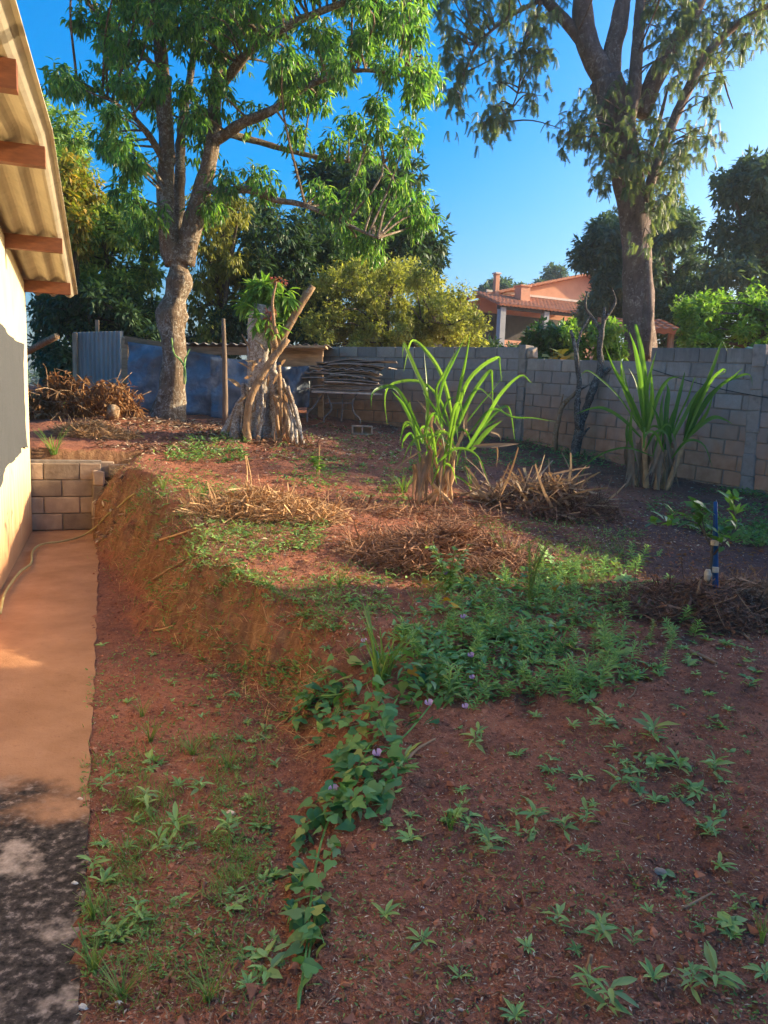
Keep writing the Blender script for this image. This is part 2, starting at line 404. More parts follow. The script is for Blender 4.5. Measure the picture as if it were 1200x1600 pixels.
def path_mat():
    m, nt, o = nodes('dusty_concrete'); p = pos(nt); s = sep(nt, p)
    med = noise(nt, p, 2.6, 5, .6); fine = noise(nt, p, 30, 5, .7); gr = noise(nt, p, 90, 3, .6)
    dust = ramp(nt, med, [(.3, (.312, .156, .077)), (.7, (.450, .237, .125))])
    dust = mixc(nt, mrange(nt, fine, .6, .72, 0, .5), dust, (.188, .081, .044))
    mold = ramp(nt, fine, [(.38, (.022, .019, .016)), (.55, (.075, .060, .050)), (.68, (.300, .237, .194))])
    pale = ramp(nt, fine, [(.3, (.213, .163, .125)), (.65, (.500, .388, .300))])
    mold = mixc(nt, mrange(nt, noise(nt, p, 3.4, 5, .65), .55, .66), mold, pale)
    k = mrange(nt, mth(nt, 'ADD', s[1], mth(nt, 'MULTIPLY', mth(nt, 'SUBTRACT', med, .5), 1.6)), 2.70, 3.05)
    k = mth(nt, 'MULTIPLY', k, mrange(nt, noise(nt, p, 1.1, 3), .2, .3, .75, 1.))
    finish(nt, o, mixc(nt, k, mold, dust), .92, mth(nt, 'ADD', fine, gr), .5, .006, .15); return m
mat['path'] = path_mat()
def plaster_mat():
    m, nt, o = nodes('cream_plaster'); p = pos(nt); s = sep(nt, p)
    c = ramp(nt, noise(nt, p, 3, 4), [(.3, (.54, .445, .28)), (.7, (.62, .53, .35))])
    st = noise(nt, vscale(nt, p, (9, 9, .55)), 2.0, 4, .6)
    k = mrange(nt, mth(nt, 'SUBTRACT', s[2], mth(nt, 'MULTIPLY', st, 1.7)), -.55, .05, .9, 0.)
    c = mixc(nt, k, c, (.42, .20, .09))
    finish(nt, o, c, .9, noise(nt, p, 60, 4), .25, .004, .15); return m
mat['plaster'] = plaster_mat()
def fibre_mat(name, a, b):
    m, nt, o = nodes(name); p = pos(nt)
    c = ramp(nt, noise(nt, p, 4, 6, .65), [(.3, a), (.7, b)]); c = mixc(nt, mrange(nt, noise(nt, p, 14, 4), .6, .75, 0, .35), c, tuple(x * .5 for x in a))
    finish(nt, o, c, .9, noise(nt, p, 70, 3), .2, .004, .15); return m
mat['fibre'] = fibre_mat('fibre_cement', (.42, .36, .26), (.55, .48, .35))
mat['fibre_old'] = fibre_mat('weathered_fibre_cement', (.16, .145, .13), (.34, .32, .29))
mat['purlin'] = simple('red_brown_timber', [(.13, .045, .02), (.24, .085, .035)], 3, .6, .25, .004, stretch=(4, 4, 14))
mat['wood_grey'] = simple('weathered_wood', [(.156, .111, .078), (.390, .280, .195)], 4, .85, .5, .01, stretch=(6, 6, .8), per='obj')
mat['wood_plank'] = simple('old_plank', [(.221, .143, .085), (.442, .305, .189)], 4, .85, .4, .008, stretch=(1, 6, 6), per='obj')
mat['board'] = simple('weathered_board', [(.130, .111, .098), (.312, .260, .221), (.520, .442, .364)], 5, .85, .4, .008, per='obj')
mat['metal_grey'] = simple('galvanised_sheet', [(.26, .25, .23), (.42, .40, .37)], 3, .6, .1, .004, metal=.1, spec=.4, stretch=(1, 1, .3))
mat['rust_pipe'] = simple('rusty_pipe', [(.10, .075, .06), (.24, .20, .17)], 20, .6, .3, .003)
mat['net'] = simple('shade_net', [(.035, .037, .040), (.075, .078, .082)], 160, .9, .6, .003, detail=2)
def tarp_mat():
    m, nt, o = nodes('blue_tarp'); p = pos(nt)
    c = ramp(nt, noise(nt, p, 2.2, 5, .6), [(.3, (.065, .085, .12)), (.5, (.12, .155, .20)), (.64, (.24, .28, .33)), (.76, (.50, .52, .53))])  # pale tones put light patches and sheen into the tarp's colour
    finish(nt, o, c, .33, noise(nt, p, 7, 4, .6, .5), .6, .05, .5); return m
mat['tarp'] = tarp_mat()
def block_mat(name='concrete_block', soil_line=.85):
    m, nt, o = nodes(name); p = pos(nt); s = sep(nt, p); r = rnd_obj(nt)
    c = ramp(nt, r, [(0, (.31, .27, .235)), (.2, (.43, .375, .32)), (.4, (.36, .32, .285)), (.6, (.47, .40, .325)), (.8, (.26, .24, .22)), (1, (.39, .34, .29))])
    c = mixc(nt, mrange(nt, noise(nt, vscale(nt, p, (1, 1, .5)), 1.6, 6, .7), .45, .7, 0, .65), c, (.20, .17, .145))
    c = mixc(nt, mrange(nt, noise(nt, p, 16, 6, .7), .35, .7, 0, .45), c, mixc(nt, 1., c, (.62, .6, .57), 'MULTIPLY'))
    c = mixc(nt, mrange(nt, noise(nt, p, 75, 3), .55, .7, 0, .35), c, (.20, .185, .17))
    # height above the soil line (terrain plane), stained by splashed earth; mould on the top
    gz = mth(nt, 'SUBTRACT', mth(nt, 'MULTIPLY', s[1], .085), mth(nt, 'MULTIPLY', s[0], .04)); ha = mth(nt, 'SUBTRACT', s[2], gz)
    nn = noise(nt, vscale(nt, p, (2, 2, .7)), 2.2, 5, .65)
    k = mrange(nt, mth(nt, 'ADD', ha, mth(nt, 'MULTIPLY', mth(nt, 'SUBTRACT', nn, .5), 1.1)), soil_line * .35, soil_line * 1.35, .92, 0.)
    c = mixc(nt, k, c, ramp(nt, noise(nt, p, 8, 4), [(.3, (.36, .18, .095)), (.7, (.50, .29, .17))]))
    k2 = mrange(nt, mth(nt, 'ADD', ha, mth(nt, 'MULTIPLY', mth(nt, 'SUBTRACT', noise(nt, vscale(nt, p, (4, 4, .5)), 3.1, 5, .7), .5), .8)), 1.45, 1.85, 0., .6)
    c = mixc(nt, k2, c, (.10, .095, .085))
    finish(nt, o, c, .95, noise(nt, p, 55, 4, .7), .5, .006, .12); return m
mat['block'] = block_mat()
def mortar_mat():
    m, nt, o = nodes('mortar'); p = pos(nt)
    c = ramp(nt, noise(nt, p, 12, 5), [(.3, (.20, .17, .14)), (.7, (.33, .28, .23))]); finish(nt, o, c, .95, noise(nt, p, 40, 4), .5, .008, .1); return m
mat['mortar'] = mortar_mat()
mat['concrete'] = simple('rough_concrete', [(.19, .16, .135), (.33, .28, .23), (.27, .21, .16)], 6, .95, .6, .01)
mat['dirtyblock'] = simple('earth_stained_block', [(.255, .180, .128), (.450, .338, .240)], 5, .95, .5, .01, per='obj')
mat['hose'] = simple('hose', [(.30, .24, .09), (.42, .34, .14)], 10, .5, .1, .002)
mat['bark_mango'] = bark_mat('mango_bark', (.085, .055, .035), (.25, .175, .115), (.54, .49, .40), .50, 8)
mat['bark_right'] = bark_mat('tall_tree_bark', (.101, .074, .068), (.230, .169, .142), (.459, .392, .338), .35, 5)
mat['bark_stump'] = bark_mat('stump_bark', (.12, .075, .045), (.32, .22, .14), (.66, .62, .54), .78, 10)
mat['bark_log'] = bark_mat('log_bark', (.216, .128, .068), (.459, .290, .155), (.567, .472, .338), .35, 8)
mat['bark_lichen'] = bark_mat('lichen_bark', (.061, .049, .041), (.135, .108, .088), (.405, .405, .351), .5, 14)
mat['bark_bg'] = bark_mat('far_bark', (.068, .054, .043), (.162, .128, .101), (.297, .270, .230), .3, 5)
mat['twig'] = simple('dry_twig', [(.156, .098, .058), (.390, .260, .156)], 12, .85, .3, .004, per='isl')
mat['straw'] = simple('dry_straw', [(.390, .221, .098), (.676, .442, .221)], 10, .8, .2, .003, per='isl')
mat['brownstraw'] = simple('brown_straw', [(.221, .111, .058), (.429, .234, .124)], 10, .85, .2, .003, per='isl')
mat['darkheap'] = simple('dark_root_heap', [(.098, .052, .034), (.247, .137, .085)], 10, .9, .2, .003, per='isl')
mat['drycane'] = leaf_mat('dry_cane_leaf', [(.22, .14, .085), (.42, .29, .17), (.33, .23, .15), (.50, .38, .25)], .25, (1.2, 1., .8), .8, .1)
mat['dryleaf'] = leaf_mat('dry_leaf', [(.16, .075, .035), (.34, .18, .08), (.25, .12, .05), (.42, .26, .13)], .25, (1.2, .9, .6), .8, .1)
mat['litter'] = leaf_mat('leaf_litter', [(.090, .049, .036), (.260, .130, .073), (.163, .090, .057), (.423, .260, .163), (.600, .520, .374)], .05, (1., 1., 1.), .85, .1)
mat['clod'] = simple('soil_clod', [(.26, .10, .058), (.42, .18, .105)], 9, .95, .4, .005, per='isl')
mat['mango'] = leaf_mat('mango_leaf', [(.037, .098, .039), (.063, .155, .044), (.098, .218, .053), (.172, .310, .063), (.052, .127, .048), (.230, .310, .069)], .42, None, .4, .5, tboost=2.6)
mat['rtree'] = leaf_mat('feathery_leaf', [(.065, .11, .065), (.11, .16, .085), (.17, .20, .10), (.085, .13, .085)], .35, None, .5, .35, tboost=1.9)
mat['bg_green'] = leaf_mat('far_leaf_green', [(.063, .144, .057), (.130, .244, .076), (.244, .373, .097), (.373, .430, .115)], .35, None, .5, .3, tboost=1.9)
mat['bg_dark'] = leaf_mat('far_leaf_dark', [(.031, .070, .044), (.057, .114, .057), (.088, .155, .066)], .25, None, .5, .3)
mat['bg_yellow'] = leaf_mat('far_leaf_yellow', [(.137, .166, .039), (.273, .282, .058), (.390, .360, .088), (.195, .225, .058)], .35, None, .5, .3)
mat['bush_yellow'] = leaf_mat('olive_bush_leaf', [(.194, .224, .056), (.329, .351, .090), (.448, .434, .128), (.254, .284, .075)], .35, None, .5, .3, tboost=1.7)
mat['bg_autumn'] = leaf_mat('turning_leaf', [(.146, .212, .040), (.277, .293, .048), (.488, .308, .057), (.114, .179, .040)], .4, None, .5, .3)
mat['bg_blue'] = leaf_mat('far_leaf_blue', [(.066, .126, .102), (.102, .168, .120), (.144, .210, .132)], .25, None, .6, .2)
mat['bg_bright'] = leaf_mat('bright_bush_leaf', [(.090, .203, .039), (.155, .293, .052), (.227, .358, .073)], .4, None, .5, .3, tboost=1.8)
mat['glossy'] = leaf_mat('glossy_bush_leaf', [(.029, .098, .033), (.057, .163, .043), (.105, .252, .056)], .3, None, .35, .5)
mat['cane'] = leaf_mat('cane_leaf', [(.083, .187, .031), (.132, .253, .040), (.176, .297, .055)], .45, None, .42, .4, obj=True, tboost=1.9)
mat['cane2'] = leaf_mat('cane_leaf_deep', [(.05, .13, .032), (.08, .175, .036), (.10, .20, .04)], .45, None, .42, .4, obj=True, tboost=2.1)
mat['weed'] = leaf_mat('weed_leaf', [(.157, .301, .122), (.229, .416, .151), (.315, .516, .187), (.358, .474, .157), (.201, .344, .172)], .25, None, .7, .15)
mat['weed_o'] = leaf_mat('weed_leaf_each', [(.157, .287, .122), (.215, .387, .151), (.301, .474, .172), (.344, .430, .143), (.187, .315, .172)], .25, None, .7, .15, obj=True)
mat['vine'] = leaf_mat('vine_leaf', [(.062, .187, .079), (.099, .264, .092), (.164, .339, .099), (.077, .208, .099), (.330, .374, .099)], .28, None, .5, .35, obj=True)
mat['vine_i'] = leaf_mat('vine_leaf_mass', [(.067, .202, .085), (.106, .284, .099), (.176, .365, .106), (.083, .224, .106)], .28, None, .5, .35)
mat['grass'] = leaf_mat('grass_blade', [(.088, .200, .044), (.150, .275, .056), (.250, .325, .088), (.112, .225, .050)], .35, None, .5, .3)
mat['cover'] = leaf_mat('ground_cover_leaf', [(.085, .191, .061), (.173, .311, .085), (.276, .414, .121), (.121, .224, .085)], .25, None, .6, .2)
mat['citrus'] = leaf_mat('citrus_leaf', [(.057, .139, .039), (.098, .211, .045), (.139, .276, .055)], .35, None, .3, .5, obj=True)
mat['citrus_new'] = leaf_mat('young_citrus_leaf', [(.163, .325, .050), (.237, .400, .062)], .45, None, .35, .4, obj=True)
mat['red'] = leaf_mat('red_flower', [(.42, .08, .07), (.50, .16, .16), (.36, .12, .05), (.30, .20, .06)], .3, (1.2, .8, .8), .5, .3)
mat['pink'] = leaf_mat('lilac_flower', [(.52, .38, .62), (.66, .48, .70)], .35, (1.1, 1., 1.1), .6, .2, obj=True)
mat['yellowleaf'] = leaf_mat('yellow_leaf', [(.60, .36, .03), (.52, .26, .03)], .35, (1.2, 1., .6), .6, .2, obj=True)
mat['blue'] = simple('blue_paint', [(.012, .06, .16), (.025, .10, .24)], 12, .45, .15, .002)
mat['string'] = simple('pale_string', [(.42, .34, .22), (.62, .54, .40)], 40, .9, .3, .002)
mat['salmon'] = simple('salmon_render', [(.50, .24, .14), (.60, .30, .18)], 2, .9, .1, .004)
mat['palegreen'] = simple('pale_green_render', [(.35, .37, .26), (.44, .45, .33)], 2, .9, .1, .004)
mat['tile'] = simple('clay_roof_tile', [(.24, .085, .045), (.40, .165, .085), (.33, .13, .07)], 3, .8, .3, .01)
mat['ridge'] = simple('mortar_band', [(.50, .42, .36), (.62, .54, .46)], 4, .9, .2, .005)
mat['post_grey'] = simple('grey_column', [(.26, .27, .27), (.34, .35, .34)], 3, .9, .1, .004)
mat['dark'] = simple('dark_timber_and_shade', [(.035, .025, .02), (.07, .05, .04)], 4, .7, .2, .004)
mat['stone'] = simple('pale_stone', [(.58, .44, .32), (.74, .60, .46)], 25, .9, .4, .004, per='obj')
mat['brick'] = simple('brick_shard', [(.36, .13, .06), (.46, .19, .09)], 20, .9, .4, .004)
mat['white'] = simple('white_shard', [(.55, .53, .48), (.70, .68, .62)], 20, .7, .2, .004)
mat['cable'] = simple('black_cable', [(.02, .02, .02), (.035, .035, .035)], 10, .5, .1, .002)

# ================================================================== SETTING: ground, path
def graded(parts):
    out = []
    for a, b, st in parts: out.append(np.arange(a, b - 1e-6, st))
    return np.concatenate(out)
def outward(a, sgn, first, far):
    v = []; st = first
    while abs(a) < far: a += sgn * st; st *= 1.35; v.append(a)
    return v
gx = graded([(-5.2, -3.4, .06), (-3.4, 3.2, .028), (3.2, 6.6, .06)]); gx = np.concatenate([outward(gx[0], -1, .1, 200)[::-1], gx, outward(gx[-1], 1, .1, 200)])
gy = graded([(.9, 4.2, .022), (4.2, 9.6, .032), (9.6, 16.0, .07)]); gy = np.concatenate([outward(gy[0], -1, .06, 120)[::-1], gy, outward(gy[-1], 1, .12, 220)])
GX, GY = np.meshgrid(gx, gy); GZ = hz(GX.ravel(), GY.ravel()).reshape(GX.shape)
n_, m_ = GX.shape; i_ = np.arange(n_ - 1)[:, None] * m_; j_ = np.arange(m_ - 1)[None]
g = MB().add(np.stack([GX, GY, GZ], -1).reshape(-1, 3), np.stack([i_ + j_, i_ + j_ + 1, i_ + m_ + j_ + 1, i_ + m_ + j_], -1).reshape(-1, 4))
tag(g.build('ground', mat['soil'], smooth=True), kind='structure')

def HP(s, q, z): return HW0 + HD * s + HN * q + np.array([0, 0, z])     # house frame: along wall, out of wall, up
ps = np.arange(-9, 2.99, .05); pq = np.linspace(-.02, .74, 17)
PS, PQ = np.meshgrid(ps, pq, indexing='ij')
edge = np.where(PQ > .70, .010 * fbm(PS * 3, PS * 0, 1.7, 3) + .012 * fbm(PS + 50, PS * 0, 11, 3), 0)
zz = .006 + .008 * fbm(PS, PQ * 2, 1.5, 3) + .003 * fbm(PS, PQ, 14, 2)
G = HW0[None, None] + HD * PS[..., None] + HN * (PQ + edge)[..., None] + np.array([0, 0, 1]) * zz[..., None]
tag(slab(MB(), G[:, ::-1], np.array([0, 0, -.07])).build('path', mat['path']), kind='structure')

# ================================================================== the cream house on the left
RS_, RZ, SL = -1.1, 3.22, .098                                          # ridge position, height, slope of the roof
def roof_z(s): return RZ - SL * abs(s - RS_)
house = thing('cream_house', 'cream plastered house gable wall with corrugated overhanging roof beside the path', 'house', HP(0, 0, 0))
S0, S1 = -5.3, 2.95
poly = [HP(S0, 0, -.2), HP(S1, 0, -.2), HP(S1, 0, roof_z(S1) - .02), HP(RS_, 0, RZ - .02), HP(S0, 0, roof_z(S0) - .02)]
prism(MB(), poly, -HN * .15).build('wall', mat['plaster'], house)
poly = [HP(S1, -.15, -.2), HP(S1, -6, -.2), HP(S1, -6, roof_z(S1) - .02), HP(S1, -.15, roof_z(S1) - .02)]
prism(MB(), poly, -HD * .15).build('wall', mat['plaster'], house)
poly = [HP(S0, -.15, -.2), HP(S0, -6, -.2), HP(S0, -6, roof_z(S0) - .02), HP(S0, -.15, roof_z(S0) - .02)]
prism(MB(), poly, HD * .15).build('wall', mat['plaster'], house)
OV = .53
def roof_sheet(sa, sb, za, zb, q0, q1):
    qs = np.linspace(q0, q1, max(3, int((q1 - q0) / .0222) + 1)); ss = np.linspace(sa, sb, 3)
    zs = np.interp(ss, [min(sa, sb), max(sa, sb)], [za, zb] if sa < sb else [zb, za])
    wave = .026 * np.cos((qs - OV) * 2 * math.pi / .177 + .4)
    G = HW0[None, None] + HD * ss[:, None, None] + HN * qs[None, :, None] + np.array([0, 0, 1]) * (zs[:, None] + wave[None, :])[..., None]
    slab(MB(), G, np.array([0, 0, .008])).build('roof_sheet', mat['fibre'], house, smooth=False)
PB = .155                                                                # purlin depth plus wave above the wall top
for k, (a, b) in enumerate([(RS_ - .02, 1.22), (1.05, 2.6), (2.45, 3.62)]):   # far slope, sheets lapped like shingles
    roof_sheet(a, b, roof_z(a) + .04 + .012 * (0 if k else 1) , roof_z(b) + .04 - .004 * k, -3.4, OV)
for k, (a, b) in enumerate([(RS_ - .02, -3.1), (-2.95, -5.6)]):
    roof_sheet(a, b, roof_z(a) + .04, roof_z(b) + .04, -3.4, OV)
for sp in (2.86, 1.13, -.95, -2.75, -4.4):
    zc = roof_z(sp) - .055
    box(MB(), HP(sp, -.3, zc), (.075, 1.55, .125), [HD, HN, (0, 0, 1)]).build('purlin', mat['purlin'], house)
# shade net pinned over the wall
ns, nz = 60, 34; gs = np.linspace(-1.6, 2.35, ns); gz_ = np.linspace(0, 1, nz); SS, ZZ = np.meshgrid(gs, gz_, indexing='ij')
fz = np.clip((SS - .15) / 2.2, -.8, 1); top = 2.20 - .08 * fz - .05 * np.sin(fz * math.pi) ; bot = .88 + .12 * fz + .07 * np.sin(fz * math.pi * 1.0) + .03 * np.sin(fz * 9) + .012 * fbm(SS, SS * 0, 4, 3)
sag = -.16 * np.sin(ZZ * math.pi) * np.clip((fz - .75) * 4, 0, 1) + .10 * (np.clip((ZZ - .93) * 14, 0, 1) + np.clip((.05 - ZZ) * 20, 0, 1)) * np.clip((fz - .9) * 10, 0, 1)
zg = bot + (top - bot) * ZZ; qg = .012 + .006 * (1 + np.sin(SS * 9 + 2 * ZZ)) + .010 * np.sin(ZZ * math.pi) + .010 * fbm(SS * 3 + ZZ * 2, ZZ * 1.5 - SS, 2., 3)
G = HW0[None, None] + HD * (SS + sag)[..., None] + HN * qg[..., None] + np.array([0, 0, 1]) * zg[..., None]
o = slab(MB(), G, HN * .003).build('shade_net', mat['net'])
tag(o, 'dark grey shade net pinned across the cream house wall', 'shade net')

# ================================================================== hose on the path
hp = [(0, 962), (8, 930), (30, 898), (48, 884), (50, 868), (56, 858), (70, 852), (100, 848), (128, 840), (150, 826), (168, 810), (186, 795), (198, 784), (212, 775)]
pts = []
for u, v in hp:
    p = PG(u, v)
    if v > 826: 
        d = ray(u, v); p = CAM + d * ((.03 - CAM[2]) / d[2])
    pts.append(p + np.array([0, 0, .018]))
o = tube(MB(), crs(pts, 70), .011, 8).build('garden_hose', mat['hose'], smooth=True)
tag(o, 'yellowish green garden hose snaking from the path up the earth bank', 'hose')

# ================================================================== small retaining wall at the end of the path
rw = thing('retaining_wall', 'low earth-stained block retaining wall closing off the end of the path', 'wall', HP(2.98, .35, 0))
box(MB(), HP(3.07, .34, .40), (.10, .86, .86), [HD, HN, (0, 0, 1)]).build('mortar_core', mat['mortar'], rw)
me_blk = bevbox(MB(), (0, 0, 0), (.385, .13, .19), .008).mesh('block', mat['dirtyblock'])
def place(name, me, parent, P, ax, scale=(1, 1, 1)):
    o = bpy.data.objects.new(name, me); col.objects.link(o); o.parent = parent
    L = np.asarray(P, float) - parent_origin(parent); A = np.asarray(ax, float)
    o.matrix_local = Matrix(((A[0][0] * scale[0], A[1][0] * scale[1], A[2][0] * scale[2], L[0]), (A[0][1] * scale[0], A[1][1] * scale[1], A[2][1] * scale[2], L[1]), (A[0][2] * scale[0], A[1][2] * scale[1], A[2][2] * scale[2], L[2]), (0, 0, 0, 1)))
    return o
for c in range(4):
    q = -.06 - (.2 if c % 2 else 0)
    while q < .74:
        a = max(q, -.05); b = min(q + .385, .76)
        if b - a > .06: place('block', me_blk, rw, HP(3.06, (a + b) / 2, .10 + c * .2), [HN, HD, (0, 0, 1)], ((b - a) / .385, 1, 1))
        q += .395
post = thing('concrete_post', 'crumbling concrete post at the free end of the low retaining wall', 'post', HP(2.93, .72, 0))
rs = np.random.RandomState(4)
for k, zc in enumerate(np.arange(.09, .8, .18)):
    bevbox(MB(), HP(2.93 + rs.uniform(-.008, .008), .73 + rs.uniform(-.012, .012), zc), (.12 + rs.uniform(-.01, .01), .13 + rs.uniform(-.02, .01), .178), .015, [HD, HN, (0, 0, 1)], rs, .012).build('concrete_chunk', mat['dirtyblock'], post)
# blocks lying on the bank edge behind
def hollow_block(c, L, W, H, ax, mtl, parent_mb=None):
    mb = MB(); A = np.asarray(ax, float); t = .025
    def bx(x, y, z, sx, sy, sz): box(mb, np.asarray(c) + A[0] * x + A[1] * y + A[2] * z, (sx, sy, sz), A)
    bx(0, 0, H / 2 - t / 2, L, W, t); bx(0, 0, -H / 2 + t / 2, L, W, t)
    for x in (-L / 2 + t / 2, 0, L / 2 - t / 2): bx(x, 0, 0, t, W - .002, H - 2 * t)
    bx(0, W / 2 - t * 1.2, 0, L - 2 * t, t, H - 2 * t)
    return mb
XA, YA, ZA = np.array([1., 0, 0]), np.array([0, 1., 0]), np.array([0, 0, 1.])
p = PX(154, 733, 9.35)
tag(bevbox(MB(), p, (.36, .14, .19), .012, [HN, HD, ZA], rs, .006).build('concrete_block', mat['dirtyblock'], origin=p), 'earth-stained concrete block standing behind the crumbling concrete post', 'block')
p = PX(197, 734, 9.3)
tag(bevbox(MB(), p, (.36, .15, .13), .012, [nrm(np.array([.99, .12, .02])), nrm(np.array([-.12, .99, 0])), ZA], rs, .006).build('concrete_block', mat['dirtyblock'], origin=p), 'mossy solid block sunk in the bank edge beside the hollow block', 'block')
p = PX(243, 732, 9.3)
ax = [nrm(np.array([.99, .10, .05])), nrm(np.array([-.1, .99, 0])), ZA]
tag(hollow_block(p, .36, .16, .12, ax, None).build('hollow_block', mat['dirtyblock'], origin=p), 'hollow concrete block lying on its side at the bank edge', 'block')

# ================================================================== block wall across the back and down the right side
WP1 = np.array([2.35, 13.55, 0]); WB = nrm(np.array([2.3, -3.35, 0])); WA = nrm(np.array([-1.9, .95, 0]))
me_wb = bevbox(MB(), (0, 0, 0), (.385, .14, .19), .009).mesh('block', mat['block'])
rs = np.random.RandomState(11)
def wall_run(root, P0, D, length, ztop, slope, ncourse, s_from=0, step=None):
    Nn = np.array([-D[1], D[0], 0]); Dz = nrm(D + np.array([0, 0, slope])); Up = np.cross(Dz, Nn) if np.cross(Dz, Nn)[2] > 0 else -np.cross(Dz, Nn)
    for c in range(ncourse):
        s = s_from - (0.2 if c % 2 else 0)
        while s < length:
            a = max(s, s_from); b = min(s + .39, length)
            if b - a > .07:
                P = P0 + D * ((a + b) / 2) + np.array([0, 0, ztop + slope * (a + b) / 2 - .10 - c * .2])
                j = rs.uniform(-.006, .006)
                place('block', me_wb, root, P + Nn * j, [Dz, Nn, Up], ((b - a - .008) / .385 * 1., 1 + rs.uniform(-.01, .04), 1 + rs.uniform(-.02, .02)))
            s += .395 + rs.uniform(-.004, .01)
def core(root, P0, D, a, b, za, zb, sa, slope, thick=.10):
    Nn = np.array([-D[1], D[0], 0])
    p = [P0 + D * a + np.array([0, 0, zb + slope * a]), P0 + D * b + np.array([0, 0, zb + slope * b]), P0 + D * b + np.array([0, 0, za + slope * b - .012]), P0 + D * a + np.array([0, 0, za + slope * a - .012])]
    prism(MB(), [q - Nn * thick / 2 for q in p], Nn * thick).build('mortar_core', mat['mortar'], root)
wallA = thing('block_wall', 'grey concrete block wall at the back behind the stack of old boards', 'wall', WP1 + WA * 2 + np.array([0, 0, 1.1]))
core(wallA, WP1, WA, 0.02, 4.4, 2.67, .7, 0, .004)
wall_run(wallA, WP1, WA, 4.4, 2.67, .004, 9, .10)
wallB = thing('block_wall', 'stepped concrete block wall with earth-stained foot along the right side', 'wall', WP1 + WB * 3 + np.array([0, 0, .8]))
SLB = -.045
core(wallB, WP1, WB, 0.02, 6.0, 2.48, .2, 0, SLB)
wall_run(wallB, WP1, WB, 6.0, 2.48, SLB, 10, .12)
core(wallB, WP1, WB, 2.62, 4.18, 2.68, 2.47, 0, SLB); wall_run(wallB, WP1, WB, 4.18, 2.68, SLB, 1, 2.62)
# the same wall going on past the picture's edge
core(wallB, WP1, WB, 6.0, 22.0, 2.48, -.6, 0, SLB * .6, .14)
def column(P, z0, z1, w=.17, lean=0):
    mb = MB(); n = 9; zs = np.linspace(z0, z1, n); pts_ = np.array([[P[0], P[1], z] for z in zs])
    Nn = np.array([-WB[1], WB[0], 0])
    for i in range(n - 1):
        bevbox(mb, (pts_[i] + pts_[i + 1]) / 2 + rs.uniform(-.006, .006, 3) * np.array([1, 1, 0]), (w + rs.uniform(-.012, .012), .20 + rs.uniform(-.012, .012), (z1 - z0) / (n - 1) * 1.01), .012, [WB, Nn, ZA], rs, .008)
    return mb
column(WP1, .8, 2.70).build('column', mat['concrete'], wallB)
column(WP1 + WB * 4.27, .3, 2.53).build('column', mat['concrete'], wallB)
for q, zz_, sx in ((.16, 2.56, .17), (4.40, 2.36, .14)):
    bevbox(MB(), WP1 + WB * q + np.array([0, 0, zz_]), (sx, .13, .16), .015, [WB, np.array([-WB[1], WB[0], 0]), ZA], rs, .03).build('broken_block', mat['stone'], wallB)
cp = [WP1 + WB * s_ + np.array([-.10 * WB[1] * -1, -.10 * WB[0], z_]) for s_, z_ in ((2.7, 2.30), (3.3, 2.12), (3.9, 1.98), (4.6, 1.86), (5.4, 1.74), (6.2, 1.70))]
Nin = np.array([WB[1], -WB[0], 0]); Nin = Nin if Nin[0] < 0 else -Nin
cp = [WP1 + WB * s_ + Nin * .115 + np.array([0, 0, z_]) for s_, z_ in ((2.7, 2.24), (3.3, 2.08), (3.9, 1.95), (4.6, 1.84), (5.4, 1.74), (6.2, 1.70))]
tag(tube(MB(), crs(cp, 30), .006, 5).build('cable', mat['cable']), 'thin black cable sagging along the right block wall', 'cable')

# unseen building added beyond the right wall so its shade covers the foreground
nb = thing('added_shade_building', 'unseen plain building added beyond the right wall to shade the yard', 'building', (13, 0, .4))
box(MB(), (13.2, -1.55, 2.4), (7.6, 18.0, 4.6)).build('wall', mat['salmon'], nb)
prism(MB(), [(9.0, 7.55, 4.705), (17.4, 7.55, 4.705), (13.2, 7.55, 6.0)], (0, -18.2, 0)).build('roof', mat['tile'], nb)

# ================================================================== orange house up the slope behind the wall
TH = math.radians(27); OX = np.array([math.cos(TH), math.sin(TH), 0]); OY = np.array([-math.sin(TH), math.cos(TH), 0]); OO = np.array([5.9, 42.0, 0])
def OP(x, y, z): return OO + OX * x + OY * y + np.array([0, 0, z])
oh = thing('orange_house', 'salmon house with red clay tile roofs and a dark porch beyond the wall', 'house', OP(4, 4, 1.4))
poly = [OP(.3, 2.6, 1.4), OP(9.6, 2.6, 1.4), OP(9.6, 2.6, 8.65), OP(7.8, 2.6, 9.62), OP(.3, 2.6, 7.7)]
prism(MB(), poly, OY * .2).build('wall', mat['salmon'], oh)
for x in (.3, 9.4):
    box(MB(), OP(x + .1, 6.3, 4.5), (.2, 7.2, 6.2), [OX, OY, ZA]).build('wall', mat['salmon'], oh)
def tiled(name, A, B, C_, pitch=.26, amp=.05):
    """roof plane: A -> B along the eave, A -> C_ up the slope; barrel-tile ridges run up the slope, courses step along it"""
    A, B, C_ = map(lambda q: np.asarray(q, float), (A, B, C_)); Lw = np.linalg.norm(B - A); Ls = np.linalg.norm(C_ - A)
    n = int(Lw / pitch * 6); m = int(Ls / .38); e = (B - A); s = (C_ - A); nn = nrm(np.cross(e, s)); nn = nn if nn[2] > 0 else -nn
    us = np.linspace(0, 1, n); rows = []
    for k in range(m):
        for f, dz in ((0.0, .035), (.985, 0.)):
            rows.append(((k + f) / m, dz))
    G = np.array([[A + e * u + s * v + nn * (amp * abs(math.cos(u * Lw / pitch * math.pi)) + dz) for u in us] for v, dz in rows])
    slab(MB(), G, -nn * .12).build(name, mat['tile'], oh)
tiled('porch_roof', OP(-.25, -.1, 7.05), OP(7.4, -.1, 7.05), OP(-.25, 2.59, 8.02))
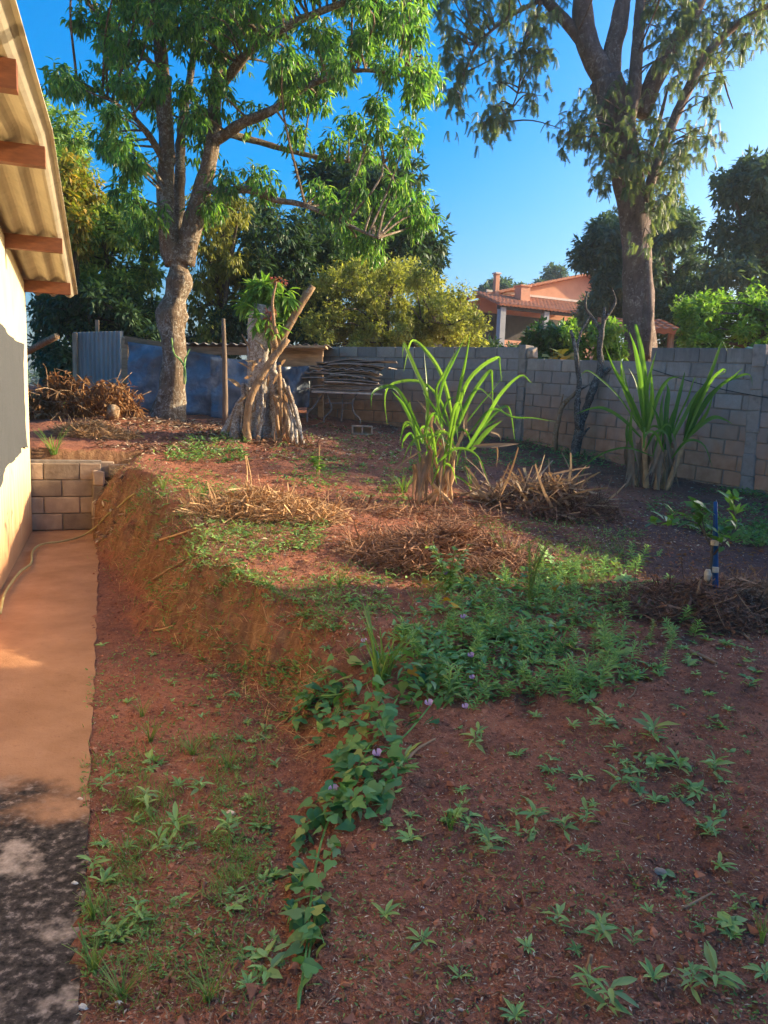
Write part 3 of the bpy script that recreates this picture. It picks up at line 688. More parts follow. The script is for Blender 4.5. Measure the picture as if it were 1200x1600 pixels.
tiled('main_roof', OP(-.7, 2.1, 7.56), OP(-.7, 9.8, 7.56), OP(7.8, 2.1, 9.75))
tiled('main_roof', OP(10.4, 2.1, 8.30), OP(10.4, 9.8, 8.30), OP(7.8, 2.1, 9.75))
box(MB(), OP(4.1, 2.56, 8.12), (6.9, .07, .12), [OX, OY, ZA]).build('mortar_band', mat['ridge'], oh)
for x in (.15, 3.05, 6.9): box(MB(), OP(x, .25, 4.9), (.34, .34, 4.1), [OX, OY, ZA]).build('column', mat['post_grey'], oh)
box(MB(), OP(3.5, .25, 6.96), (7.2, .2, .22), [OX, OY, ZA]).build('porch_beam', mat['dark'], oh)
box(MB(), OP(3.5, .26, 4.95), (7.0, .16, .62), [OX, OY, ZA]).build('balcony_wall', mat['salmon'], oh)
box(MB(), OP(3.5, 1.4, 4.52), (7.4, 2.4, .2), [OX, OY, ZA]).build('porch_floor', mat['dark'], oh)
box(MB(), OP(1.0, .9, 3.0), (2.6, 1.6, 2.8), [OX, OY, ZA]).build('lower_wall', mat['palegreen'], oh)
box(MB(), OP(3.7, 2.55, 5.75), (6.7, .06, 2.3), [OX, OY, ZA]).build('porch_shade_panel', mat['dark'], oh)  # dark wood panel added over the sunlit wall; porch shade put into its colour
for x in (1.7, 5.0):
    box(MB(), OP(x, 2.50, 5.7), (1.0, .06, 2.1), [OX, OY, ZA]).build('door', mat['dark'], oh)
for x, y, w, z0, z1 in ((2.35, 1.5, .62, 7.4, 8.35), (1.05, 2.2, .26, 7.6, 9.0)):
    ch = box(MB(), OP(x, y, (z0 + z1) / 2), (w, w, z1 - z0), [OX, OY, ZA]).build('chimney', mat['salmon'], oh)
    box(MB(), OP(x, y, z1 + .04), (w + .12, w + .12, .08), [OX, OY, ZA]).build('chimney_cap', mat['ridge'] if w < .4 else mat['salmon'], ch)
# little tiled shelter right of the tall trunk
shl = thing('tiled_shelter', 'small clay-tiled shelter roof on a post right of the tall trunk', 'shelter', PX(1030, 545, 19) * np.array([1, 1, 0]) + np.array([0, 0, 1.4]))
_oh = oh; oh = shl
a, b = PX(960, 517, 18.8), PX(1069, 518, 18.8); a[2] = b[2]
tiled('roof', a, b, a + np.array([0, 1.6, .42]), .22, .04); oh = _oh
for u in (1049, 985):
    q = PX(u, 519, 19.1); box(MB(), (q[0], q[1], (q[2] + 1.2) / 2), (.12, .12, q[2] - 1.2)).build('post', mat['wood_grey'], shl)

# ================================================================== shed, tarps and panel at the back left
yS = 13.9
shed = thing('lean_to_shed', 'low lean-to shed of old timber with corrugated roof behind the mango trunk', 'shed', PX(340, 640, yS))
def bar(mb, u0, v0, u1, v1, y0, y1, w, h, jit=.006):
    a, b = PX(u0, v0, y0), PX(u1, v1, y1); d = nrm(b - a); s = nrm(np.cross(d, ZA) if abs(d[2]) < .9 else np.cross(d, YA)); t = np.cross(s, d)
    return box(mb, (a + b) / 2, (np.linalg.norm(b - a), w, h), [d, s, t], rs, jit)
bar(MB(), 196, 532, 290, 547, yS, yS, .07, .14).build('beam', mat['wood_plank'], shed)
bar(MB(), 285, 547, 505, 551, yS, yS, .07, .13).build('beam', mat['wood_plank'], shed)
for u, v0, v1 in ((196, 527, 630), (262, 540, 640), (348, 545, 645), (432, 548, 648), (500, 548, 652)):
    bar(MB(), u, v0, u + 1, v1, yS + .05, yS + .05, .10, .10).build('post', mat['wood_plank'], shed)
for k in range(5):
    a = PX(286 + k * 44, 541 + k * .5, yS - .15); L = .56
    xs = np.linspace(0, L, 19); G = np.array([[a + np.array([x, yy_, .022 * math.cos(x * 2 * math.pi / .177) + .05 + yy_ * .02]) for x in xs] for yy_ in (0, 1.6)])
    slab(MB(), G, np.array([0, 0, .008])).build('roof_sheet', mat['fibre_old'], shed)
a = PX(436, 552, yS - .06); b = PX(503, 577, yS - .06)
box(MB(), (a + b) / 2, (abs(b[0] - a[0]), .03, abs(b[2] - a[2]))).build('plank_panel', mat['wood_plank'], shed)
box(MB(), PX(470, 543, yS - .35), (.9, .5, .035), [nrm(np.array([1, 0, .03])), YA, ZA]).build('roof_board', mat['wood_plank'], shed)
def tarp(name, label, u0, u1, v0, v1, y, seed):
    n, m = 30, 18; U, Vv = np.meshgrid(np.linspace(0, 1, n), np.linspace(0, 1, m), indexing='ij')
    P = PXv((u0 + (u1 - u0) * U).ravel(), (np.interp(U, [0, 1], v0) * (1 - Vv) + np.interp(U, [0, 1], v1) * Vv).ravel(), np.full(U.size, y))
    f = fbm(U.ravel() * 3 + seed + Vv.ravel() * 2, Vv.ravel() * 2.2 - U.ravel() * 1.5, 1.8, 3) * .09 + .05 * np.sin(U.ravel() * 9 + Vv.ravel() * 5 + seed)
    P[:, 1] += f - .02
    o = slab(MB(), P.reshape(n, m, 3), np.array([0, .006, 0])).build(name, mat['tarp'], smooth=True, origin=P.mean(0)); return tag(o, label, 'tarp')
tarp('blue_tarp', 'slate blue tarpaulin wall hanging from the shed beam behind the mango trunk', 200, 345, (534, 556), (640, 652), yS - .12, 1)
tarp('blue_tarp', 'dark blue tarpaulin sagging between the wooden post and the lichen stump', 330, 440, (558, 566), (655, 660), yS - .2, 5)
tarp('blue_tarp', 'bulging blue tarpaulin right of the lichen stump beside stacked boards', 430, 484, (574, 572), (640, 636), yS - .35, 9)
# corrugated panel
a, b = PX(114, 519, 14.2), PX(192, 517, 14.0); xs = np.linspace(0, 1, 60); G = []
for z in (a[2], .9): G.append([np.array([a[0] + (b[0] - a[0]) * t, a[1] + (b[1] - a[1]) * t + .02 * math.cos(t * 70), z + (b[2] - a[2]) * t * (z > 1)]) for t in xs])
cpn = thing('corrugated_panel', 'grey corrugated metal panel standing upright left of the shed', 'panel', (a + b) / 2 * np.array([1, 1, 0]) + np.array([0, 0, 1.3]))
slab(MB(), np.array(G), np.array([0, .004, 0])).build('sheet', mat['metal_grey'], cpn)
bar(MB(), 117, 520, 119, 620, 14.1, 14.1, .08, .08).build('post', mat['wood_grey'], cpn)
bar(MB(), 152, 500, 152, 600, 14.3, 14.3, .06, .06).build('post', mat['wood_grey'], cpn)
# poles
o = tube(MB(), crs([PX(30, 556, 11.5), PX(60, 540, 11.2), PX(89, 525, 11.0)], 8), [.05, .045], 8, .08, 3).build('wooden_pole', mat['bark_log'], smooth=True)
tag(o, 'bare wooden pole jutting up past the house corner', 'pole')
b0 = PG(352, 668); 
o = tube(MB(), crs([b0 - ZA * .1, PX(352, 640, b0[1]), PX(351, 570, b0[1]), PX(349, 498, b0[1])], 14), [.055, .04, .03], 8, .12, 6).build('wooden_post', mat['wood_grey'], smooth=True)
tag(o, 'thin upright weathered post left of the lichen stump', 'post')

# ================================================================== trestle table with stacked old boards
yT = 13.0; tz = PX(540, 612, yT)[2]
tb = thing('trestle_table', 'rusty tubular trestle table carrying the stack of old boards', 'table', PX(540, 660, yT))
xl, xr = PX(478, 612, yT)[0], PX(606, 612, yT)[0]
box(MB(), ((xl + xr) / 2, yT + .25, tz - .02), (xr - xl - .2, .7, .03)).build('tabletop', mat['board'], tb)
gzT = float(hz(np.array([0.]), np.array([yT]))[0])
def leg(pts_, parent): tube(MB(), crs([PX(u, v, y) for u, v, y in pts_], 14), .017, 6).build('leg', mat['rust_pipe'], parent, smooth=True)
leg([(508, 610, yT), (514, 625, yT), (518, 640, yT), (507, 652, yT), (506, 660, yT)], tb)
leg([(507, 612, yT), (490, 636, yT), (481, 645, yT), (480, 660, yT)], tb)
leg([(535, 612, yT + .1), (535, 640, yT + .1), (533, 660, yT + .1)], tb)
leg([(560, 612, yT), (551, 628, yT), (553, 645, yT), (562, 654, yT), (563, 662, yT)], tb)
tube(MB(), np.array([PX(508, 630, yT), PX(552, 630, yT)]), .012, 6).build('crossbar', mat['rust_pipe'], tb)
rs = np.random.RandomState(21); z = tz + .012
spec_lab = {3: 'pale curled sheet sticking out left low in the board stack', 17: 'light grey wavy sheet sloping across the top of the board stack'}
for k in range(22):
    L = rs.uniform(.75, 1.35); W = rs.uniform(.5, .85); th = rs.uniform(.008, .022); cx = (xl + xr) / 2 + rs.uniform(-.16, .16); a_ = rs.uniform(-.22, .22)
    xs = np.linspace(-L / 2, L / 2, 9); ys = np.linspace(-W / 2, W / 2, 5); wav = k in (9, 14, 17)
    ph = rs.uniform(0, 6); bend = rs.uniform(.0, .05); tlt = rs.uniform(-.05, .05)
    if wav: xs = np.linspace(-L / 2, L / 2, 40)
    G = np.array([[(cx + x * math.cos(a_) - y * math.sin(a_), yT + .25 + x * math.sin(a_) + y * math.cos(a_), z + (.014 * math.sin(x * 40) if wav else 0) - bend * (abs(x) / (L / 2)) ** 2 * (.06 < z - tz) + .008 * math.sin(x * 5 + ph) + tlt * x + .01 * y) for y in ys] for x in xs])
    mtl = mat['fibre_old'] if wav or k % 5 == 3 else mat['board']
    o = slab(MB(), G[:, ::-1], np.array([0, 0, th])).build('old_board', mtl, origin=(cx, yT + .25, z))
    tag(o, spec_lab.get(k, 'weathered old board lying in the stack on the trestle table'), 'board', 'old boards stacked on the trestle table')
    z += th + rs.uniform(.003, .014)
p = PX(566, 658, 12.85); p[2] = float(hz(p[0:1], p[1:2])[0]) + .07
tag(hollow_block(p, .34, .2, .15, [nrm(np.array([.98, .1, 0])), nrm(np.array([-.1, .98, 0])), ZA], None).build('hollow_block', mat['dirtyblock'], origin=p), 'pale concrete block on the ground under the trestle table', 'block')

# ================================================================== TREES
LN = tmpl_lance(.28, .25); LN2 = tmpl_lance(.12, .3, ((.25, .9), (.6, 1.))); DM = tmpl_diamond(.2); SP = tmpl_spray(7)
def foliage(mb, rs, C, Rd, nwh, m, tm, L, W, droop=.4, outb=.5, shell=.6, flat=1.):
    """C (k,3) clump centres, Rd (k,) radii; nwh whorls of m leaves in each"""
    k = len(C); c = np.repeat(C, nwh, 0); r = np.repeat(Rd, nwh); d = rdir(rs, k * nwh)
    P = c + d * (r * rs.rand(k * nwh) ** shell)[:, None] * np.array([1, 1, flat])
    P = np.repeat(P, m, 0); d = np.repeat(d, m, 0); n = len(P)
    D = nrm(d * outb + rdir(rs, n) * .75 + np.array([0, 0, -droop])); Nn = nrm(rdir(rs, n) * .55 + np.array([0, 0, 1.]))
    P = P + D * (L * .08)
    scatter(mb, tm, P, D, Nn, L * rs.uniform(.65, 1.25, n), W * rs.uniform(.7, 1.2, n)); return c
def tree(name, label, cat, base, limbs, C, Rd, leafm, bark, nwh=40, m=6, tm=DM, L=.16, W=.05, droop=.4, outb=.5, shell=.6, group=None, seed=0, twigs=True, tw=.012, flat=1., wob=.12, extra=None):
    """limbs: list of (points (n,3), radii); the first one is the trunk"""
    rs = np.random.RandomState(seed); t = thing(name, label, cat, base, group); nodes_ = []
    for i, (pt, rd) in enumerate(limbs):
        p = crs(pt, max(10, len(pt) * 6)); nodes_.append(p[len(p) // 3:] if i == 0 else p)
        tube(MB(), p, rd, 16 if i == 0 else 9, wob, i + seed, flute=.10 if i == 0 else 0).build('trunk' if i == 0 else 'limb', bark, t, smooth=True)
    nd = np.concatenate(nodes_)
    if twigs:
        mb = MB()
        for c, r in zip(C, Rd):
            d = np.linalg.norm(nd - c, axis=1) + .6 * np.maximum(nd[:, 2] - c[2], 0); a = nd[np.argmin(d)]
            if np.linalg.norm(c - a) > .05:
                mid = (a + c) / 2 + rs.normal(size=3) * .12 * np.linalg.norm(c - a) * .5 + np.array([0, 0, .06 * np.linalg.norm(c - a)])
                tube(mb, crs([a, mid, c], 7), [tw * 1.8, tw * .7], 5, caps=False)
            for q in range(4):
                e = c + rdir(rs, 1)[0] * r * .9; tube(mb, np.array([c, (c + e) / 2 + rs.normal(size=3) * .06 * r, e]), [tw * .6, tw * .25], 3, caps=False)
        tag(mb.build('twigs', bark, t), kind='stuff')
    mb = MB(); foliage(mb, rs, C, Rd, nwh, m, tm, L, W, droop, outb, shell, flat)
    tag(mb.build('crown', leafm, t), kind='stuff')
    return t
def clumps(rs, poly, n, y, thick, rpx, grow=0):
    q = poly_pts(rs, poly, n); yy = y + thick * np.clip(rs.normal(size=n) * .55, -1, 1); P = PXv(q[:, 0], q[:, 1], yy)
    return P, rs.uniform(.7, 1.3, n) * rpx / F_PX * yy
def auto_tree(name, label, poly, y, thick, n, rpx, leafm, seed, base_u=None, nwh=40, m=5, L=.2, W=.07, tm=DM, droop=.3, bark='bark_bg', tr=.14, group='trees beyond the yard', cat='tree', shell=.6, nl=5, outb=.5, tw=.012, flat=1.):
    rs = np.random.RandomState(seed); C, Rd = clumps(rs, poly, n, y, thick, rpx); cen = C.mean(0)
    u = base_u if base_u is not None else np.mean([p[0] for p in poly])
    bx = PX(u, 620, y)[0]; b = np.array([bx, y, float(hz(np.array([bx]), np.array([y]))[0])])
    top = np.array([cen[0], cen[1], cen[2] + .25 * (C[:, 2].max() - cen[2])])
    limbs = [([b - ZA * .2, b * .6 + top * .4 + rs.normal(size=3) * .1, top], [tr, tr * .75, tr * .35])]
    for k in rs.choice(n, min(nl, n), replace=False):
        f = rs.uniform(.35, .8); a = b * (1 - f) + top * f; a = a + np.array([0, 0, 0]); e = C[k]
        limbs.append(([a, (a + e) / 2 + np.array([0, 0, .12 * np.linalg.norm(e - a)]), e], [tr * .45, tr * .15]))
    return tree(name, label, cat, b, limbs, C, Rd, mat[leafm], mat[bark], nwh, m, tm, L, W, droop, outb, shell, group, seed, True, tw, flat)

# ---- mango tree
yM = 12.6
def L_(pts, y0=None): return [PX(u, v, (yM if y0 is None else y0) + (dy[0] if dy else 0)) for u, v, *dy in pts]
bm = PG(268, 648); bm = np.array([PX(268, 640, yM)[0], yM, 0]); bm[2] = float(hz(bm[0:1], bm[1:2])[0])
trunk = [bm - ZA * .25] + [PX(u, v, yM) for u, v in ((266, 640), (270, 600), (274, 560), (270, 520), (268, 492), (274, 465), (281, 440), (279, 418), (280, 402))]
m_limbs = [(trunk, [.29, .24, .20, .19, .19, .25, .17, .23, .15, .17]),
           (L_([(276, 410), (264, 375), (259, 310), (260, 220), (254, 110), (243, 0), (238, -110), (240, -250)]), [.20, .15, .13, .11, .09, .07, .03]),
           (L_([(284, 410), (296, 370), (312, 315), (323, 270), (334, 210), (336, 140, .3), (352, 60, .5), (372, -40, .6), (380, -200, .6)]), [.19, .15, .13, .12, .10, .07, .03]),
           (L_([(281, 405, .2), (279, 350, .4), (281, 290, .5), (284, 200, .8), (300, 100, 1.0), (310, 0, 1.1)]), [.12, .09, .07, .04]),
           (L_([(318, 290), (345, 300, -.2), (385, 296, -.5), (430, 312, -.8), (480, 322, -1.0), (540, 350, -1.2), (590, 372, -1.2)]), [.08, .06, .035, .015]),
           (L_([(330, 225), (375, 195, -.3), (430, 170, -.5), (480, 135, -.6), (560, 110, -.6), (640, 120, -.6)]), [.09, .07, .04, .015]),
           (L_([(335, 150, .2), (390, 80, -.2), (450, 40, -.4), (520, 10, -.5), (620, -30, -.5)]), [.08, .06, .03]),
           (L_([(332, 205), (380, 215, .4), (450, 235, .6), (520, 250, .7), (600, 255, .8)]), [.06, .045, .02]),
           (L_([(258, 250), (225, 200, -.3), (180, 160, -.5), (120, 125, -.6)]), [.05, .03, .012]),
           (L_([(255, 120), (200, 60, .3), (140, 10, .4)]), [.05, .03, .012])]
rs = np.random.RandomState(31)
polyL = [(100, -260), (95, 0), (118, 60), (150, 70), (150, 110), (90, 118), (85, 138), (130, 150), (172, 165), (150, 195), (152, 235), (200, 262), (235, 300), (245, 330), (255, 250), (340, 262), (350, 180), (340, -260)]
polyR = [(340, -260), (345, 60), (375, 200), (400, 225), (470, 150), (520, 190), (600, 235), (640, 245), (655, 190), (645, 165), (688, 140), (680, 95), (640, 70), (672, 30), (680, -260)]
CL, RL = clumps(rs, polyL, 120, yM, 2.2, 22); CR, RR = clumps(rs, polyR, 125, yM - .2, 2.4, 22)
ex = [(500, 300), (525, 330), (545, 352), (560, 378), (590, 355), (585, 320), (602, 345), (618, 325), (650, 318), (660, 335), (655, 350), (585, 390), (540, 318), (560, 300), (620, 290), (630, 230), (640, 205), (655, 115), (672, 130),
      (215, 318), (240, 335), (195, 300), (200, 262), (165, 215), (110, 128), (95, 125), (140, 140), (310, 335), (330, 320), (225, 350), (350, 280), (395, 275), (420, 290), (460, 210), (520, 225), (570, 240)]
CE = np.array([PX(u, v, yM + rs.uniform(-1.3, .3)) for u, v in ex]); RE = np.full(len(ex), .17)
tree('mango_tree', 'tall mango tree with burled pale trunk in front of the blue tarpaulin', 'tree', bm, m_limbs, np.vstack([CL, CR, CE]), np.concatenate([RL, RR, RE * 1.3]) * 1.1, mat['mango'], mat['bark_mango'], 46, 4, LN, .145, .036, .75, .35, .55, None, 5, True, .012, 1., .16)
# spiny succulent leaf strands climbing on the mango trunk
mb = MB()
for pth in ([(268, 528), (272, 552), (284, 565), (290, 580), (289, 600)], [(297, 545), (290, 560), (288, 580), (287, 600)]):
    tube(mb, crs([PX(u, v, yM - .34) for u, v in pth], 16), [.010, .016, .008], 5, .45, 2)
tag(mb.build('climbing_cactus', mat['weed'], origin=PX(280, 600, yM - .3)), 'green climbing cactus strands hanging on the mango trunk', 'plant')

# ---- tall tree on the right
yR = 16.5
bR = PX(1000, 560, yR); bR[2] = float(hz(bR[0:1], bR[1:2])[0])
def Rp(pts): return [PX(u, v, yR + (dy[0] if dy else 0)) for u, v, *dy in pts]
r_limbs = [([bR - ZA * .3] + Rp([(999, 560), (997, 500), (996, 440), (992, 370), (983, 300), (972, 235), (958, 170), (945, 125)]), [.44, .33, .31, .30, .29, .29, .31, .34, .30]),
           (Rp([(945, 140), (920, 80), (885, 35), (845, -10), (800, -70), (760, -150)]), [.17, .14, .11, .08, .04]),
           (Rp([(948, 130), (918, 70), (910, 20), (908, -60), (900, -200)]), [.26, .22, .18, .12]),
           (Rp([(955, 150), (955, 90), (968, 30), (978, -30), (990, -150)]), [.22, .19, .16, .10]),
           (Rp([(985, 270, -.1), (978, 220, -.3), (990, 150, -.3), (997, 60, -.2), (1003, -20, 0), (1010, -120)]), [.16, .14, .11, .08]),
           (Rp([(1000, 180), (1025, 120), (1060, 60), (1095, -5), (1120, -80)]), [.20, .18, .14, .08]),
           (Rp([(1012, 330, -.2), (1020, 270, -.2), (1050, 195, -.1), (1075, 140), (1100, 90), (1150, 40), (1210, 5), (1300, -30)]), [.09, .10, .10, .07, .04]),
           (Rp([(1010, 250), (1030, 190), (1045, 130)]), [.06, .045, .02]),
           (Rp([(1103, 85), (1125, 110), (1138, 150), (1145, 170)]), [.03, .02, .01]),
           (Rp([(998, 320), (1010, 420, -.25), (1012, 500, -.3), (1008, 560, -.3)]), [.07, .10, .11, .12]),
           (Rp([(845, 0), (790, 30), (740, 80), (720, 150)]), [.05, .03, .01]),
           (Rp([(850, -5), (820, 60), (810, 140), (790, 190)]), [.04, .02, .01])]
rs = np.random.RandomState(41)
pc = [(690, 15), (700, 45), (705, 80), (712, 110), (708, 140), (715, 165), (722, 60), (735, 100), (745, 30), (760, 60), (772, 95), (780, 130), (790, 175), (778, 190), (800, 40), (812, 80), (825, 110), (838, 150), (842, 90), (855, 50), (862, 15), (730, 5), (700, -10), (765, 0), (800, -15), (835, 20), (850, 75), (790, 20), (755, 190), (770, 165),
      (930, 145), (910, 170), (900, 195), (880, 205), (920, 215), (940, 225), (960, 200), (975, 165), (985, 190), (1000, 215), (970, 235), (950, 255), (945, 280), (990, 250), (1010, 240), (1020, 265), (1035, 255), (1050, 270), (1060, 285), (1030, 295), (1010, 300), (985, 275), (1075, 215), (1090, 200), (1105, 210), (1065, 235), (1040, 210), (975, 130), (955, 180), (1015, 180), (1000, 150), (1030, 330), (1010, 350), (940, 205), (905, 215), (1045, 310), (1000, 265), (965, 265),
      (1040, 20), (1060, 10), (1080, 30), (1020, 40), (1045, 55), (1070, 5), (1030, -10), (1110, 60), (1125, 80), (1095, 50), (1140, 30), (1165, 20), (1185, 45), (1170, 60), (1195, 20), (1190, 5), (1115, 150), (1120, 120), (1100, 100), (1060, 120), (1045, 90), (1015, 10), (1085, 90), (1130, 5), (1100, 10)]
C1 = np.array([PX(u + rs.uniform(-8, 8), v + rs.uniform(-8, 8), yR + rs.uniform(-1.2, .8)) for u, v in pc for _ in (0, 1)]); R1 = rs.uniform(.14, .36, len(C1))
C2, R2 = clumps(rs, [(660, -300), (690, -10), (860, -10), (1000, -60), (1210, -10), (1300, -60), (1250, -300)], 70, yR, 3.0, 24)
tree('tall_tree', 'tall tree with thick dark trunk and drooping feathery leaves behind the right wall', 'tree', bR, r_limbs, np.vstack([C1, C2]), np.concatenate([R1, R2]), mat['rtree'], mat['bark_right'], 10, 3, SP, .18, .10, .9, .35, .5, None, 6, True, .011, 1.6, .10)

# ---- unseen tree added beyond the right wall, crown placed to dapple the terrace
rs = np.random.RandomState(47); C = np.array([10.8, 12.9, 4.6]) + rdir(rs, 46) * (rs.rand(46) ** .4)[:, None] * np.array([1.4, 1.6, .8]); b_ = np.array([11.4, 12.1, .7])
tree('leafy_tree', 'unseen tree added beyond the right wall to dapple the terrace', 'tree', b_, [([b_ - ZA * .2, b_ + ZA * 2, np.array([10.9, 12.8, 4.6])], [.16, .13, .06])], C, np.full(46, .42), mat['bg_green'], mat['bark_bg'], 22, 4, DM, .16, .07, .3, .5, .6, None, 48)
rs = np.random.RandomState(49); C = np.array([8.1, 11.9, 2.2]) + rdir(rs, 60) * (rs.rand(60) ** .4)[:, None] * np.array([1.2, 1.3, 1.3]); b_ = np.array([8.1, 11.9, .6])  # unseen bush added behind the wall to keep the back terrace ground shaded
tree('leafy_bush', 'unseen loose bush added close behind the right wall to shade the terrace', 'bush', b_, [([b_ - ZA * .1, b_ + ZA * .8, b_ + ZA * 2.2], [.07, .05, .02])], C, np.full(60, .36), mat['bg_bright'], mat['bark_bg'], 24, 4, DM, .12, .06, .3, .5, .6, None, 50)
# ---- trees and bushes beyond the yard
auto_tree('leafy_tree', 'olive green tree showing above the house roof edge at upper left', [(18, 130), (70, 165), (112, 195), (135, 255), (150, 310), (140, 420), (60, 440), (20, 300)], 19, 1.8, 46, 26, 'bg_green', 101, 70, 60, 5, .20, .065)
auto_tree('leafy_tree', 'tree with yellowing orange-tipped leaves beside the corrugated roof edge', [(85, 255), (140, 275), (155, 330), (150, 370), (110, 390), (85, 330)], 15.6, .7, 22, 20, 'bg_autumn', 102, 110, 60, 5, .17, .06, tr=.09)
auto_tree('leafy_tree', 'green leafy tree between the roof edge and the mango trunk', [(130, 330), (235, 325), (250, 420), (248, 530), (110, 520), (50, 480), (110, 400)], 17, 1.6, 62, 25, 'bg_green', 103, 170, 60, 5, .18, .06)
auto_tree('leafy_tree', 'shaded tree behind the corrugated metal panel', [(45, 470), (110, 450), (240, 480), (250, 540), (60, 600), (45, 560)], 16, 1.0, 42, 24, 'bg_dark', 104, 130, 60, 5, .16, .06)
auto_tree('leafy_tree', 'pale willowy tree directly right of the mango trunk', [(300, 290), (370, 300), (390, 400), (390, 520), (300, 540), (300, 420)], 16.5, 1.2, 44, 23, 'bg_yellow', 105, 345, 50, 5, .15, .04, droop=.8)
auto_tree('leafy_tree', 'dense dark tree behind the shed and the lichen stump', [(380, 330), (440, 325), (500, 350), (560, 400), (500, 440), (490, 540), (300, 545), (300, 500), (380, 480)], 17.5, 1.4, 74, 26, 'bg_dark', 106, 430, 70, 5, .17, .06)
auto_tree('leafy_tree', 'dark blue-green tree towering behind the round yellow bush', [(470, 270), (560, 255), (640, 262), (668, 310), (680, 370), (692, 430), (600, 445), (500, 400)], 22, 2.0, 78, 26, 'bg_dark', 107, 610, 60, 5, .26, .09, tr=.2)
auto_tree('round_bush', 'big rounded yellow-green bush behind the block wall', [(478, 470), (510, 425), (560, 408), (620, 410), (680, 432), (725, 462), (750, 500), (752, 545), (470, 560)], 17.2, 1.6, 150, 21, 'bush_yellow', 108, 610, 110, 4, .085, .042, cat='bush', tr=.12, shell=.8)
auto_tree('far_tree', 'pale distant tree just left of the orange house ridge', [(752, 452), (775, 442), (808, 450), (830, 455), (800, 470), (760, 468)], 70, 2, 26, 9, 'bg_blue', 109, 790, 40, 4, .5, .25, tr=.25)
auto_tree('far_tree', 'slender distant tree rising above the orange house roof', [(838, 440), (855, 420), (872, 416), (885, 438), (885, 460), (835, 460)], 75, 2, 24, 8, 'bg_blue', 110, 862, 34, 4, .5, .22, tr=.25)
auto_tree('leafy_tree', 'bluish tree behind the tall trunk on its left side', [(905, 390), (935, 345), (975, 335), (990, 420), (985, 505), (910, 500), (930, 450), (908, 430)], 30, 1.8, 60, 18, 'bg_blue', 111, 950, 60, 5, .26, .10, tr=.2)
auto_tree('leafy_tree', 'bluish tree behind the tall trunk on its right side', [(1010, 345), (1050, 320), (1078, 335), (1090, 400), (1110, 440), (1085, 500), (1010, 510)], 29, 1.8, 60, 18, 'bg_blue', 112, 1050, 60, 5, .26, .10, tr=.2)
auto_tree('leafy_tree', 'large dark tree with open branches at the right edge', [(1105, 385), (1110, 320), (1135, 270), (1170, 245), (1260, 240), (1300, 380), (1240, 480), (1100, 480), (1095, 430)], 24, 2.2, 84, 22, 'bg_blue', 113, 1165, 60, 5, .24, .10, tr=.22, nl=8)
auto_tree('leafy_bush', 'dark shaded bush under the right-hand trees beside the tall trunk', [(1010, 455), (1100, 450), (1120, 545), (1015, 545)], 23, 1., 30, 22, 'bg_dark', 114, 1060, 60, 5, .17, .07, cat='bush', tr=.08)
auto_tree('leafy_bush', 'bright green sunlit bush behind the wall at the right edge', [(1068, 480), (1110, 462), (1150, 470), (1200, 455), (1290, 470), (1300, 560), (1080, 555)], 15, 1.2, 66, 20, 'bg_bright', 115, 1160, 75, 4, .11, .055, cat='bush', tr=.07)
auto_tree('leafy_bush', 'glossy dark green bush in front of the orange house porch', [(808, 540), (825, 524), (850, 512), (885, 516), (900, 540), (890, 570), (800, 565)], 16.4, .6, 34, 15, 'glossy', 116, 845, 60, 4, .11, .065, cat='bush', tr=.06)
auto_tree('leafy_bush', 'loose bright bush between the wall and the tall trunk', [(885, 505), (925, 500), (970, 510), (975, 565), (895, 560)], 15.5, .6, 28, 14, 'bg_bright', 117, 930, 50, 4, .10, .05, cat='bush', tr=.05)
auto_tree('leafy_bush', 'dark bush filling the gap below the orange house', [(735, 545), (800, 545), (830, 565), (740, 575)], 19, .8, 22, 18, 'bg_dark', 118, 780, 50, 4, .13, .06, cat='bush', tr=.06)
# big leaves on top of the wall
for (u, v, y, lab, mt_) in ((1180, 556, 10.9, 'large-leaved green plant peeping over the wall at the right edge', 'glossy'), (868, 556, 13.6, 'yellowing broad leaves creeping over the wall beside the glossy bush', 'bg_autumn')):
    rs = np.random.RandomState(int(u)); c = PX(u, v, y); n = 16; mb = MB(); P = c + rs.normal(size=(n, 3)) * np.array([.16, .12, .05])
    scatter(mb, tmpl_heart(.3), P, nrm(rdir(rs, n) * np.array([1, 1, .3]) + np.array([0, -.5, -.1])), nrm(rdir(rs, n) * .5 + np.array([0, -.4, 1])), rs.uniform(.14, .24, n), rs.uniform(.16, .24, n))
    for k in range(n): tube(mb, np.array([c + np.array([0, .25, -.4]), (c + P[k]) / 2 + np.array([0, .1, -.1]), P[k]]), .006, 4)
    tag(mb.build('broadleaf_plant', mat[mt_], origin=c), lab, 'plant')
# far treeline closing the horizon
rs = np.random.RandomState(77); n = 260; xx = rs.uniform(-150, 150, n); yy = rs.uniform(85, 130, n); C = np.stack([xx, yy, 1.4 + rs.uniform(.0, 3.2, n)], 1)
mb = MB(); foliage(mb, rs, C, rs.uniform(1.5, 3.4, n), 60, 4, DM, .9, .5, .2)
tag(mb.build('treeline', mat['bg_blue']), 'low distant line of trees closing the horizon', 'treeline', kind='stuff')

